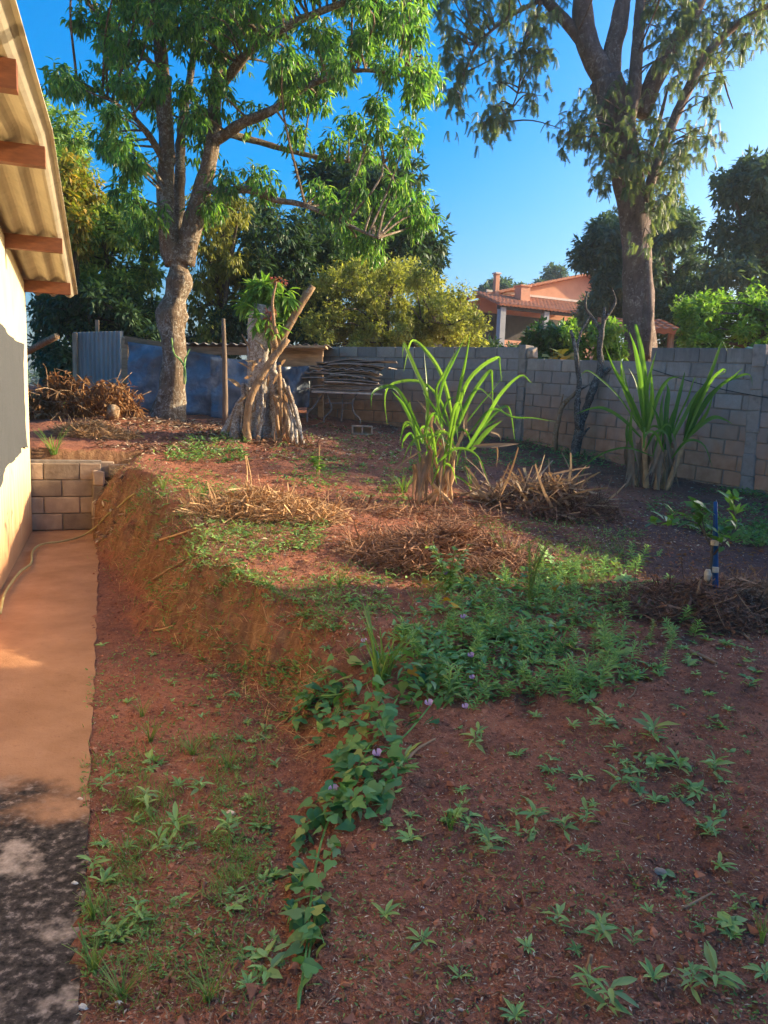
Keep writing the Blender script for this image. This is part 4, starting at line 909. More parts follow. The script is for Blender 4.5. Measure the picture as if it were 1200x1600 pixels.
# ---- blades and heaps
def blade(pts, w, n=18, twist=0, fold=.3, seed=0):
    P = crs(pts, n); t = nrm(np.gradient(P, axis=0)); V = []; rs = np.random.RandomState(seed)
    side = nrm(np.cross(t, np.array([math.sin(twist), -math.cos(twist), .25]))); nn = np.cross(side, t)
    u = np.linspace(0, 1, n); ww = w * np.clip(np.minimum(.45 + u * 3.5, (1.03 - u) * 1.9), 0, 1)
    for i in range(n):
        s = side[i] * ww[i] * .5; V += [P[i] - s + nn[i] * ww[i] * fold * .5, P[i], P[i] + s + nn[i] * ww[i] * fold * .5]
    Q = []
    for i in range(n - 1):
        a = 3 * i; Q += [[a, a + 1, a + 4, a + 3], [a + 1, a + 2, a + 5, a + 4]]
    return MB().add(np.array(V), Q)
def tmpl_ribbon(k=.3, n=4, sx=.0):
    V = []; Q = []
    for i in range(n):
        u = i / (n - 1); w = .5 * (1 - .6 * u); V += [[u, -w + sx * u * u, -k * u * u + k * .8 * u], [u, w + sx * u * u, -k * u * u + k * .8 * u]]
        if i: a = 2 * i - 2; Q.append([a, a + 1, a + 3, a + 2])
    return np.array(V, float), np.array(Q), np.zeros((0, 3), int)
def heap(name, label, cat, c, rx, ry, h, n, L, W, m, seed, k=.35, upw=.10, pref=None, flop=1., build=True):
    rs = np.random.RandomState(seed); a = rs.uniform(0, 2 * math.pi, n); r = np.sqrt(rs.rand(n)) ; x = c[0] + rx * r * np.cos(a); y = c[1] + ry * r * np.sin(a)
    prof = np.clip(1 - r ** 1.3, 0, 1) * (.15 + 1.5 * vn(x * 3.3 + seed, y * 3.3)); z = hz(x, y) + h * .75 * prof * rs.rand(n) ** .6 + .005
    D = rdir(rs, n) * np.array([1, 1, .35]); 
    if pref is not None: D = D + np.array(pref)
    D = nrm(D + np.array([0, 0, 1]) * upw * rs.uniform(-.6, 1.2, n)[:, None]); Nn = nrm(rdir(rs, n) * .9 + np.array([0, 0, 1]))
    Ls = L * rs.uniform(.5, 1.4, n); P = np.stack([x, y, z], 1) - D * (Ls * .5)[:, None]; P[:, 2] = np.maximum(P[:, 2], hz(P[:, 0], P[:, 1]) - .01)
    mb = MB(); half = n // 2
    for sl, kk, sx in ((slice(0, half), k, 3.), (slice(half, n), -k * .6, -4.)):
        scatter(mb, tmpl_ribbon(kk, 5, sx), P[sl], D[sl], Nn[sl], Ls[sl], W * np.exp(rs.normal(size=n) * .5)[sl])
    if not build: return mb
    o = mb.build(name, m, origin=(c[0], c[1], c[2])); return tag(o, label, cat)

# ================================================================== lichen stump, logs
yU = 11.2
bs = PG(420, 688)
def U_(pts): return [PX(u, v, bs[1] + (dy[0] if dy else 0)) for u, v, *dy in pts]
st = thing('tree_stump', 'lichen-spotted pollarded stump with a tuft of fresh red-tipped leaves', 'stump', bs)
tube(MB(), crs([bs - ZA * .15] + U_([(404, 670), (404, 630), (404, 580), (406, 540), (410, 505), (414, 478)]), 26), [.17, .15, .14, .145, .16, .17, .15], 20, .24, 3, flute=.12).build('trunk', mat['bark_stump'], st, smooth=True)
for k, (pts_, rd) in enumerate([([(446, 535), (428, 560), (424, 590), (428, 630), (432, 695, -.1)], [.075, .07, .065, .07, .075]),
                  ([(424, 575), (442, 610), (447, 650, .1), (452, 690, .2)], [.06, .06, .055, .06]),
                  ([(410, 600), (404, 650, -.2), (398, 695, -.2)], [.06, .06, .07]),
                  ([(390, 600), (372, 650), (366, 695, -.25)], [.06, .08, .11]),
                  ([(430, 600), (450, 640, .2), (456, 690, .4)], [.05, .045, .05]),
                  ([(412, 500), (424, 520, -.15), (430, 545, -.15)], [.10, .11, .06]),
                  ([(380, 620), (360, 655, .1), (345, 690)], [.05, .05, .06])]):
    tube(MB(), crs(U_(pts_), 18), np.array(rd) * .8, 10, .34, k + 8).build('root', mat['bark_stump'] if k != 5 else mat['bark_log'], st, smooth=True)
rs = np.random.RandomState(52)
for k in range(14):                                         # thin side roots and torn bark strips
    u0 = rs.uniform(372, 450); v0 = rs.uniform(570, 640); u1 = u0 + (u0 - 410) * rs.uniform(.2, .7) + rs.normal() * 6
    tube(MB(), crs(U_([(u0, v0, rs.uniform(-.25, .1)), ((u0 + u1) / 2 + rs.normal() * 5, (v0 + 692) / 2, rs.uniform(-.3, .1)), (u1, 694, rs.uniform(-.35, .1))]), 12), [.03, .022, .028], 7, .4, k + 40).build('root', mat['bark_stump'] if k % 3 else mat['bark_log'], st, smooth=True)
for k in range(16):
    u0 = rs.uniform(370, 455); v0 = rs.uniform(545, 680); a = rs.uniform(-1.3, 1.3); L = rs.uniform(10, 34)
    blade([PX(u0, v0, bs[1] - .22), PX(u0 + math.sin(a) * L * .5, v0 - math.cos(a) * L * .5, bs[1] - .30), PX(u0 + math.sin(a) * L, v0 - math.cos(a) * L * .8, bs[1] - .33)], rs.uniform(.03, .06), 6, rs.uniform(-1, 1)).build('bark_strip', mat['drycane'], st)
heap('straw_pile', 'low litter of bark shreds around the foot of the stump', 'litter pile', bs + np.array([.05, -.05, 0]), .62, .42, .10, 700, .20, .012, mat['brownstraw'], 53)
rs = np.random.RandomState(51)
C = np.array(U_([(398, 462), (415, 455), (430, 462), (440, 472), (408, 478), (392, 475), (425, 445), (445, 462), (402, 450), (405, 500, -.1), (422, 510, -.1)])); mb = MB()
foliage(mb, rs, C, np.full(len(C), .14), 12, 6, LN, .20, .055, .55, .6); mb.build('shoot_leaves', mat['bg_bright'], st)['kind'] = 'stuff'
mb = MB(); C = np.array(U_([(427, 438, -.1), (436, 436, -.1), (444, 444, -.1), (421, 486, -.2), (428, 492, -.2), (418, 493, -.2)])); foliage(mb, rs, C, np.full(len(C), .05), 5, 5, LN, .055, .018, .2, .6); mb.build('red_shoots', mat['red'], st)['kind'] = 'stuff'
for k, (pts_, rd, lab) in enumerate([
        ([(489, 447), (465, 485), (445, 520), (415, 580), (380, 640, .1), (348, 692, .1)], [.045, .052, .06, .065, .075, .085], 'long pale debarked log leaning diagonally across the lichen stump'),
        ([(478, 455, .15), (455, 500, .15), (435, 535, .1), (420, 560, .1)], [.03, .045, .055, .06], 'short branch stub running beside the top of the leaning log'),
        ([(450, 530, -.25), (418, 572, -.3), (392, 620, -.35), (386, 660, -.35), (388, 696, -.35)], [.04, .045, .05, .055, .06], 'greyish lichen log leaning on the front of the stump'),
        ([(432, 440, -.3), (426, 470, -.3), (428, 505, -.3), (432, 522, -.3)], [.012, .02, .025, .03], 'thin pale stick standing up in front of the stump leaves'),
        ([(378, 522, -.1), (390, 545, -.1), (396, 570, -.1)], [.008, .016, .02], 'thin crooked twig left of the stump trunk')]):
    P = crs(U_(pts_), 22); o = tube(MB(), P, rd, 10, .14, k + 2).build('leaning_log', mat['bark_log'], smooth=True, origin=P[-1]); tag(o, lab, 'log')
# ---- lichen-covered bare trees in front of the wall
def bare(name, label, limbs, barkm):
    b = limbs[0][0][0]; t = thing(name, label, 'tree', b)
    for k, (p, r) in enumerate(limbs): tube(MB(), crs(p, max(10, 5 * len(p))), r, 9, .2, k).build('trunk' if k == 0 else 'limb', mat[barkm], t, smooth=True)
    return t
g1 = PX(897, 706, 11.95); g1[2] = float(hz(g1[0:1], g1[1:2])[0]); y1 = g1[1]
def Z_(pts, y): return [PX(u, v, y + (d[0] if d else 0)) for u, v, *d in pts]
b1 = bare('bare_tree', 'dark lichen-covered bare tree growing against the right block wall', [
    ([g1 - ZA * .1] + Z_([(903, 680), (912, 650), (920, 625), (930, 600), (938, 575), (937, 540), (943, 505), (944, 480)], y1), [.075, .07, .065, .06, .055, .05, .045, .035, .02]),
    (Z_([(903, 670), (902, 630), (905, 600), (902, 570), (898, 540), (892, 515)], y1 - .12), [.05, .045, .04, .03, .02]),
    (Z_([(935, 590), (950, 578), (968, 570)], y1), [.045, .035, .025]), (Z_([(940, 520), (928, 500), (915, 480), (918, 455)], y1), [.03, .022, .012]),
    (Z_([(944, 500), (955, 485), (962, 470), (956, 450)], y1), [.022, .016, .008]), (Z_([(902, 560), (904, 530), (918, 500), (925, 492)], y1 - .1), [.025, .015, .008]),
    (Z_([(905, 690), (914, 675), (921, 668)], y1 - .05), [.03, .022, .012]), (Z_([(900, 612), (912, 606), (922, 600)], y1 - .1), [.02, .014, .008])], 'bark_lichen')
g2 = PX(866, 702, 12.35); g2[2] = float(hz(g2[0:1], g2[1:2])[0]); y2 = g2[1]
bare('bare_tree', 'short pale crooked bare trunk left of the dark lichen tree', [
    ([g2 - ZA * .1] + Z_([(868, 680), (872, 660), (876, 640), (884, 628), (895, 618), (905, 606)], y2), [.045, .045, .04, .04, .032, .022]),
    (Z_([(874, 645), (877, 630), (880, 616)], y2), [.022, .016, .008])], 'bark_log')

# ================================================================== sugarcane clumps
def cane(name, label, base, leaves, rnd, leafm, dry, stalks, seed):
    rs = np.random.RandomState(seed); t = thing(name, label, 'sugarcane', base); y = base[1]
    for (pts, r) in stalks:
        tube(MB(), crs([PX(u, v, y + d) for u, v, d in pts], 10), r, 7, .06, seed).build('stalk', mat['straw'], t, smooth=True)
    for k, (pts, w) in enumerate(leaves):
        dy = rs.uniform(-.22, .22); P = [PX(u, v, y + dy * (.3 + i * .35) + rs.uniform(-.03, .03)) for i, (u, v) in enumerate(pts)]
        blade(P, w * 1.1, 20, rs.uniform(-.6, .6), seed=k).build('leaf', mat[leafm] if k < len(leaves) - dry else mat['drycane'], t, smooth=False)
    for k in range(rnd[0]):                                  # shorter inner leaves
        u0 = rs.uniform(rnd[1], rnd[2]); v0 = rs.uniform(rnd[3], rnd[4]); L = rs.uniform(40, 95); a = rs.normal() * .55; dy = rs.uniform(-.25, .25)
        q = [(u0, v0), (u0 + math.sin(a) * L * .5, v0 - math.cos(a) * L * .55), (u0 + math.sin(a) * L * 1.05, v0 - math.cos(a) * L * .7 + abs(a) * 18), (u0 + math.sin(a) * L * 1.35, v0 - math.cos(a) * L * .45 + abs(a) * 50)]
        blade([PX(u, v, y + dy * (1 + i * .4)) for i, (u, v) in enumerate(q)], rs.uniform(.022, .036), 14, rs.uniform(-1, 1), seed=k).build('leaf', mat[leafm], t)
    return t
def Z6(*p): return [(580 + a / 3.75, 480 + b / 3.75) for a, b in p]
def Z7(*p): return [(860 + a / 3.53, 480 + b / 3.53) for a, b in p]
c1 = PG(683, 785); W1 = .036
lv1 = [(Z6((490, 740), (450, 520), (400, 370), (320, 255), (250, 195), (220, 240), (190, 380)), W1), (Z6((330, 700), (325, 520), (265, 380), (205, 240), (190, 215), (182, 300)), W1), (Z6((480, 740), (510, 520), (550, 330), (582, 150)), W1 * .9), (Z6((370, 680), (420, 450), (490, 300), (555, 165)), W1 * .8),
       (Z6((480, 720), (550, 470), (640, 355), (740, 297), (752, 330), (765, 440)), W1), (Z6((500, 720), (590, 520), (690, 380), (708, 420), (712, 600)), W1), (Z6((560, 830), (670, 660), (760, 510), (875, 402), (940, 445)), W1), (Z6((550, 830), (680, 670), (770, 588), (815, 610), (842, 785)), W1 * .8),
       (Z6((300, 760), (210, 570), (140, 475), (60, 470), (5, 510), (0, 600)), W1), (Z6((480, 760), (400, 540), (280, 436), (120, 452), (80, 540), (95, 690)), W1 * .8), (Z6((300, 800), (200, 590), (120, 490)), W1), (Z6((320, 720), (330, 500), (310, 260)), W1 * .7),
       (Z6((560, 760), (700, 600), (830, 645), (950, 650), (1080, 672)), W1 * .6), (Z6((580, 850), (680, 730), (765, 665)), W1 * 1.3), (Z6((560, 840), (640, 720), (750, 650)), W1 * 1.2), (Z6((420, 700), (380, 500), (420, 400), (500, 250)), W1 * .7), (Z6((500, 700), (540, 590), (620, 480), (700, 530), (800, 640)), W1 * .6),
       (Z6((450, 700), (360, 580), (320, 520), (300, 500)), W1 * .7), (Z6((260, 800), (230, 740), (190, 780), (180, 830)), W1 * .7), (Z6((400, 700), (440, 560), (500, 520)), W1 * .7), (Z6((260, 750), (230, 600), (225, 540)), W1 * .7), (Z6((540, 700), (640, 570), (700, 500), (790, 380)), W1 * .4),
       (Z6((300, 840), (200, 900), (130, 960), (115, 1050)), W1 * .4), (Z6((320, 920), (290, 860), (180, 780)), W1 * .4), (Z6((550, 930), (600, 990), (635, 1040)), W1 * .5), (Z6((600, 815), (760, 808), (868, 800)), W1 * 1.1), (Z6((700, 820), (740, 830), (735, 940)), W1 * .5), (Z6((440, 760), (340, 620), (265, 540)), W1 * .8), (Z6((380, 760), (350, 700), (370, 620)), W1 * 1.2), (Z6((560, 760), (550, 680), (570, 600)), W1 * 1.2), (Z6((700, 730), (750, 750), (760, 790)), W1 * .5)]
for k in range(22):
    r_ = np.random.RandomState(900 + k); a = r_.uniform(255, 480); lv1.append((Z6((a + r_.uniform(-20, 40), 880 + r_.uniform(-60, 60)), (a, 980), (a - r_.uniform(-20, 40), 1160 + r_.uniform(-80, 20))), W1 * r_.uniform(.6, 1.3)))
stk1 = [([(680 + rs.uniform(-28, 28), 788, rs.uniform(-.15, .15)), (680 + rs.uniform(-24, 30), 740, 0), (685 + rs.uniform(-30, 45), 670, 0)], [.022, .018, .012]) for _ in range(12)]
cane('sugarcane_clump', 'bright sunlit sugarcane clump in the middle of the yard with arching leaves', c1, lv1, (22, 655, 715, 690, 760), 'cane', 31, stk1, 61)
c2 = PG(1024, 765); W2 = .055
lv2 = [(Z7((520, 690), (440, 500), (350, 340), (300, 210)), W2 * .8), (Z7((520, 690), (500, 420), (470, 240), (435, 135)), W2), (Z7((525, 690), (520, 400), (500, 230), (470, 100), (490, 125)), W2), (Z7((530, 690), (530, 460), (560, 320), (585, 240)), W2), (Z7((510, 690), (420, 480), (395, 380), (390, 285)), W2 * .8),
       (Z7((500, 680), (380, 500), (280, 400), (205, 350), (165, 380)), W2 * .5), (Z7((500, 720), (400, 620), (300, 560), (220, 560), (140, 590)), W2 * .7), (Z7((540, 680), (590, 500), (650, 400), (710, 385)), W2 * .8), (Z7((530, 690), (470, 560), (420, 430), (345, 70)), W2 * .5), (Z7((535, 690), (525, 420), (520, 330)), W2), (Z7((520, 690), (480, 440), (430, 330)), W2 * .7), (Z7((530, 690), (560, 520), (555, 330)), W2),
       (Z7((630, 790), (640, 560), (650, 470), (640, 415)), W2), (Z7((640, 790), (690, 560), (725, 420), (742, 355)), W2), (Z7((640, 790), (700, 620), (760, 490), (795, 390), (812, 450)), W2 * .5), (Z7((625, 790), (590, 620), (560, 540)), W2), (Z7((640, 790), (660, 640), (700, 520)), W2), (Z7((640, 780), (720, 640), (800, 490), (850, 430)), W2 * .8), (Z7((630, 790), (610, 600), (620, 480)), W2 * .8),
       (Z7((735, 740), (800, 560), (880, 370), (945, 195), (975, 245)), W2), (Z7((735, 740), (830, 520), (890, 400), (950, 345), (960, 360), (890, 400)), W2 * .6), (Z7((735, 740), (850, 520), (940, 430), (1010, 380), (1060, 335)), W2 * .7), (Z7((735, 740), (840, 560), (940, 430), (1040, 380), (1100, 375), (1115, 440)), W2 * .7), (Z7((735, 740), (830, 650), (900, 608), (960, 620), (1005, 645)), W2 * .8), (Z7((735, 740), (800, 620), (840, 480)), W2), (Z7((735, 740), (780, 560), (850, 430), (870, 400)), W2), (Z7((735, 740), (850, 600), (900, 480)), W2 * .9), (Z7((735, 740), (770, 700), (800, 690)), W2 * .7),
       (Z7((440, 850), (420, 700), (430, 600)), W2 * .7), (Z7((470, 850), (440, 700), (460, 480)), W2 * .8)]
nd = 34
for k in range(nd):
    r_ = np.random.RandomState(950 + k); a = r_.uniform(430, 680); b_ = r_.uniform(680, 800) ; lv2.append((Z7((a, b_), (a + r_.uniform(-25, 25), b_ + 110), (a + r_.uniform(-70, 60), min(1035, b_ + r_.uniform(200, 330)))), W2 * r_.uniform(.5, 1.1)))
stk2 = [([(1010, 768, 0), (1008, 720, 0), (1007, 675, 0)], [.04, .035, .03]), ([(1025, 770, 0), (1030, 735, 0), (1040, 703, 0)], [.04, .035, .03]), ([(1040, 768, 0), (1055, 730, 0), (1068, 690, 0)], [.035, .035, .028]), ([(995, 766, .1), (990, 720, .1), (988, 700, .1)], [.035, .03, .025]), ([(1035, 768, .1), (1040, 735, .1), (1050, 700, .1)], [.035, .03, .025])]
cane('sugarcane_clump', 'half-shaded sugarcane clump standing against the right block wall', c2, lv2, (10, 1000, 1060, 680, 720), 'cane', nd, stk2, 62)

# ================================================================== HEAPS, SMALL PLANTS, LITTER
def PGv(u, v):
    u = np.asarray(u, float); v = np.asarray(v, float); d = fw[None] + ((u - 600) / F_PX)[:, None] * rt[None] - ((v - 800) / F_PX)[:, None] * up[None]
    z = np.full(len(u), .4)
    for _ in range(14):
        P = CAM[None] + d * ((z - CAM[2]) / d[:, 2])[:, None]; P[:, 1] = np.clip(P[:, 1], .5, 30); zn = hz(P[:, 0], P[:, 1]); z = z + (np.minimum(zn, 1.4) - z) * .55
    P[:, 2] = hz(P[:, 0], P[:, 1]); return P
def sticks(mb, c, rx, ry, h, n, L, r, seed, upw=.3):
    rs = np.random.RandomState(seed)
    for i in range(n):
        p = np.array([c[0] + rx * rs.uniform(-1, 1), c[1] + ry * rs.uniform(-1, 1), 0]); p[2] = float(hz(p[0:1], p[1:2])[0]) + h * rs.rand() * .8
        d = nrm(rdir(rs, 1)[0] * np.array([1, 1, .3]) + np.array([0, 0, upw * rs.rand()])); l = L * rs.uniform(.5, 1.3); m_ = p + d * l * .5 + rs.normal(size=3) * l * .13
        tube(mb, crs([p, m_, p + d * l], 6), [r, r * .5], 5)
    return mb
heap('straw_pile', 'pale sunlit heap of dry straw on the terrace left of the sugarcane', 'straw pile', PG(415, 802), .72, .36, .26, 4200, .24, .0065, mat['straw'], 1)
heap('straw_pile', 'large brown heap of dry grass in front of the sunlit sugarcane', 'straw pile', PG(690, 868), .74, .46, .28, 5600, .24, .0055, mat['brownstraw'], 2)
heap('straw_pile', 'thin scatter of brown straw at the foot of the sunlit sugarcane', 'straw pile', PG(640, 802), .95, .30, .05, 900, .26, .006, mat['brownstraw'], 9)
hc = PG(868, 792)
t = thing('cane_trash_heap', 'dark heap of cut cane leaves between the two sugarcane clumps', 'heap', hc)
tag(heap('x', '', '', hc, .66, .46, .26, 2600, .32, .006, mat['darkheap'], 3, build=False).build('roots', mat['darkheap'], t), kind='stuff')
tag(heap('x', '', '', hc + np.array([-.12, .18, 0]), .72, .46, .34, 420, .46, .024, mat['drycane'], 4, .25, .35, build=False).build('dry_leaves', mat['drycane'], t), kind='stuff')
hb = PG(1095, 955)
t = thing('root_heap', 'dark mound of dry roots and grass around the blue stake', 'heap', hb)
tag(heap('x', '', '', hb, .56, .36, .17, 3400, .20, .005, mat['darkheap'], 5, build=False).build('roots', mat['darkheap'], t), kind='stuff')
tag(heap('x', '', '', hb + np.array([.1, -.05, 0]), .5, .3, .12, 140, .26, .007, mat['twig'], 6, build=False).build('twigs', mat['twig'], t), kind='stuff')
heap('straw_pile', 'low tangle of brown grass right of the blue stake', 'straw pile', PG(1190, 930), .45, .28, .13, 1800, .20, .005, mat['brownstraw'], 7)
# heap of cut branches with dry leaves by the house corner
hd = PX(120, 640, 11.6); hd[2] = float(hz(hd[0:1], hd[1:2])[0])
t = thing('brush_heap', 'heap of cut branches with withered brown leaves near the house corner', 'brush heap', hd)
tag(sticks(MB(), hd, .85, .5, .50, 90, .55, .009, 8, .35).build('branches', mat['bark_log'], t), kind='stuff')
rs = np.random.RandomState(12); n = 70; C = np.stack([hd[0] + rs.uniform(-.95, .85, n), hd[1] + rs.uniform(-.45, .45, n), np.zeros(n)], 1); C[:, 2] = hz(C[:, 0], C[:, 1]) + (.14 + .42 * vn(C[:, 0] * 2.7, C[:, 1] * 2.7 + 4)) * rs.rand(n)
mb = MB(); foliage(mb, rs, C, np.full(n, .13), 9, 5, LN, .13, .04, .5, .4); tag(mb.build('withered_leaves', mat['dryleaf'], t), kind='stuff')
hd2 = PX(150, 700, 10.3); hd2[2] = float(hz(hd2[0:1], hd2[1:2])[0])
heap('straw_pile', 'small sunlit pile of dry grass above the retaining wall', 'straw pile', hd2, .55, .25, .30, 2400, .22, .0065, mat['straw'], 13)
p = PX(177, 641, 11.0); o = tube(MB(), np.array([p + np.array([-.12, .3, -.12]), p]), [.085, .09], 12, .1, 3).build('log_stub', mat['bark_log'], smooth=True, origin=p); tag(o, 'cut log stub with pale sawn end in the brush heap', 'log')
# loose branches
for k, (pp, r, lab) in enumerate([([(455, 690), (480, 672), (505, 660)], .014, 'thin fallen branch on the ground right of the stump'), ([(250, 848), (275, 838), (305, 828)], .010, 'bent dry twig lying on the lip of the bank'), ([(240, 908), (262, 895), (290, 878)], .011, 'bare twig poking out of the bank face'), ([(240, 988), (255, 985), (271, 980)], .007, 'short pale twig on the soil below the bank'),
        ([(636, 1190), (655, 1172), (680, 1158)], .008, 'straight grey twig lying beside the vine'), ([(1080, 955), (1090, 925), (1095, 905)], .010, 'upright dry twig in the root heap'), ([(1150, 960), (1155, 985), (1175, 1005)], .009, 'curved pale root lying right of the root heap'), ([(916, 1535), (920, 1510), (924, 1492)], .009, 'reddish stick standing in the soil near the bottom'),
        ([(1078, 1022), (1100, 1030), (1120, 1040)], .012, 'thick dark stick lying below the root heap'), ([(810, 870), (830, 880), (845, 868)], .006, 'thin curved twig left of the pepper weeds'), ([(384, 762), (386, 738), (383, 712)], .010, 'withered upright stem standing behind the pale straw heap'), ([(393, 765), (391, 740), (385, 712)], .008, 'second withered stem leaning on the first behind the straw heap'),
        ([(575, 660), (590, 655), (610, 662)], .012, 'short stick on the ground before the trestle table'), ([(980, 1095), (990, 1085), (995, 1072)], .004, 'thin straw-coloured stalk on bare soil right of the weeds'), ([(1065, 1425), (1085, 1415), (1112, 1398)], .006, 'dark curved twig on the soil at lower right'), ([(985, 1262), (1000, 1255), (1015, 1245)], .004, 'slender dark twig on bare soil at right'),
        ([(175, 1468), (195, 1470), (215, 1475)], .006, 'pale dry stalk beside the grass near the concrete edge')]):
    P = [PG(u, v) + np.array([0, 0, r]) for u, v in (pp if k in (1, 2, 3, 4, 8, 12, 13, 14, 15, 16, 0, 6) else pp[:1])]
    if len(P) == 1: P = [P[0] - ZA * .03] + [PX(u, v, P[0][1] + .02) for u, v in pp[1:]]
    o = tube(MB(), crs(P, 12), [r, r * .6], 6, .15, k).build('fallen_twig' if 'upright' not in lab else 'dry_twig', mat['twig'] if k not in (1, 3, 10, 11) else mat['straw'], smooth=True, origin=P[0]); tag(o, lab, 'twig')

# ---- fringe of dry roots and grass hanging down the cut bank
rs = np.random.RandomState(15); n = 2000; yy = rs.uniform(3.2, 9.0, n); xx = np.interp(yy, EY, EX) + .15 * fbm(np.interp(yy, EY, EX) * .3 + 3, yy, 1.6, 3) + rs.normal(size=n) * .10 + .02
P = np.stack([xx, yy, hz(xx, yy) + rs.uniform(.0, .015, n)], 1); D = nrm(np.stack([-.75 + rs.normal(size=n) * .5, -.3 + rs.normal(size=n) * .6, -.6 + rs.normal(size=n) * .5], 1)); mb = MB()
scatter(mb, tmpl_ribbon(.3, 4, 3.), P, D, nrm(rs.normal(size=(n, 3)) * .4 + np.array([-.6, -.2, .7])), rs.uniform(.03, .11, n), rs.uniform(.0015, .003, n))
tag(mb.build('bank_roots', mat['straw']), 'fringe of dry roots and grass hanging down the cut bank', 'roots', kind='stuff')
# ---- weeds: rosette meshes
LW = tmpl_lance(.22, .3, ((.22, .42), (.5, 1.), (.78, .75))); LW2 = tmpl_lance(.35, .3, ((.25, .7), (.6, 1.)))
def rosette_dirs(rs, n, lift):
    a = np.arange(n) * 2.4 + rs.uniform(0, 6) ; l = lift * rs.uniform(.4, 1.5, n); D = np.stack([np.cos(a), np.sin(a), l], 1); return nrm(D), nrm(np.stack([-np.cos(a) * l, -np.sin(a) * l, np.ones(n)], 1) + rs.normal(size=(n, 3)) * .15)
variants = []
for k in range(10):
    rs = np.random.RandomState(200 + k); n = rs.randint(9, 17); D, Nn = rosette_dirs(rs, n, rs.uniform(.25, .8)); mb = MB()
    L = rs.uniform(.3, 1.1, n) * .5; scatter(mb, LW if k % 2 else LW2, np.zeros((n, 3)) + np.array([0, 0, .03]), D, Nn, L, L * rs.uniform(.22, .36)); variants.append(mb.mesh('weed', mat['weed']))
tall = []
for k in range(6):                                            # leafy upright weeds: a stem with spirally set long leaves
    rs = np.random.RandomState(260 + k); n = 30; h = np.linspace(.04, 1.0, n) ** .9; a = np.arange(n) * 2.4; lift = .35 + .9 * h; D = nrm(np.stack([np.cos(a), np.sin(a), lift], 1)); mb = MB()
    tube(mb, np.array([[0, 0, -.05], [.02, .01, .5], [0, .03, 1.0]]), [.018, .008], 5)
    P = np.stack([.02 * h, .02 * h, h * .95], 1); L = (.52 - .30 * h) * rs.uniform(.75, 1.2, n); scatter(mb, LW2, P, D, nrm(np.array([0, 0, 1.]) - D * .5 + rs.normal(size=(n, 3)) * .15), L, L * .24); tall.append(mb.mesh('weed', mat['weed']))
leafm_ = []
for k, tm in enumerate((LW, LW2, tmpl_lance(.15, .35, ((.2, .5), (.45, 1.), (.8, .7))))):
    mb = MB(); scatter(mb, tm, np.zeros((1, 3)), np.array([[1., 0, 0]]), np.array([[0, 0, 1.]]), np.array([1.]), np.array([.25])); leafm_.append(mb.mesh('leaf', mat['weed_o'], smooth=True))
def inst(name, me, P, s, rz, tilt=(0, 0), parent=None, sz=None):
    o = bpy.data.objects.new(name, me); col.objects.link(o); o.location = tuple(P); o.rotation_euler = (tilt[0], tilt[1], rz); o.scale = (s, s, sz if sz else s)
    if parent is not None: o.parent = parent
    return o
def big_rosette(P, size, label, seed, group='weed rosettes with large leaves'):
    rs = np.random.RandomState(seed); t = thing('weed_rosette', label, 'weed', P, group); n = rs.randint(11, 19)
    for i in range(n):
        inst('leaf', leafm_[rs.randint(3)], (0, 0, .012 + .004 * i), size * rs.uniform(.22, .60), i * 2.4 + rs.uniform(-.5, .5), (rs.uniform(-.5, .5), -rs.uniform(-.05, .9)), t)
    return t
near = [(1116, 1535, 66, 'broad dark weed rosette with long leaves near the bottom right corner'), (1078, 1548, 40, 'small pale weed beside the broad dark rosette'), (950, 1575, 62, 'bright green young weed at the bottom edge'), (920, 1548, 48, 'bright weed at the foot of the reddish stick'), (935, 1470, 52, 'dense dark weed above the reddish stick'),
        (987, 1480, 30, 'small weed right of the dense dark weed'), (275, 1295, 50, 'broad-leaved green rosette in the soil strip beside the path'), (357, 1303, 42, 'dark spreading weed below the pale stone'), (228, 1260, 40, 'grey-green star-shaped weed near the concrete edge'), (248, 1328, 40, 'low spreading weed left of the grass patch'),
        (630, 1208, 55, 'narrow-leaved weed at the right side of the vine'), (1020, 1150, 56, 'leafy pale green weed on bare soil at right'), (970, 1225, 50, 'wide low weed below the leafy pale weed'), (1060, 1202, 46, 'grey-green weed clump in the dark soil'), (836, 1278, 44, 'upright green weed at centre right'), (880, 1298, 44, 'star-shaped weed beside the upright green weed'),
        (915, 1285, 40, 'two-tone weed right of the star-shaped weed'), (1110, 1308, 38, 'compact green weed alone on the right soil'), (762, 1335, 40, 'grey-green weed at the right of the smooth soil'), (742, 1163, 40, 'weed at the edge of the vine on its right'), (945, 1135, 46, 'weed with upright leaves below the weed patch'), (1115, 1205, 44, 'flat green weed near the right edge'),
        (160, 1232, 36, 'weed growing at the concrete path edge'), (312, 1235, 40, 'yellow-green weed behind the pale stone'), (870, 1450, 40, 'vertical pair of small weeds left of the dense dark weed'), (215, 1445, 34, 'little weed cluster above the pale stalk'), (163, 1472, 30, 'tuft-like weed touching the concrete edge'), (145, 1365, 36, 'weed leaning over the concrete slab edge')]
for k, (u, v, s, lab) in enumerate(near):
    P = PG(u, v + s * .15); big_rosette(P, s * 1.15 * np.linalg.norm(P - CAM) / F_PX, lab, 300 + k)
rs = np.random.RandomState(300)
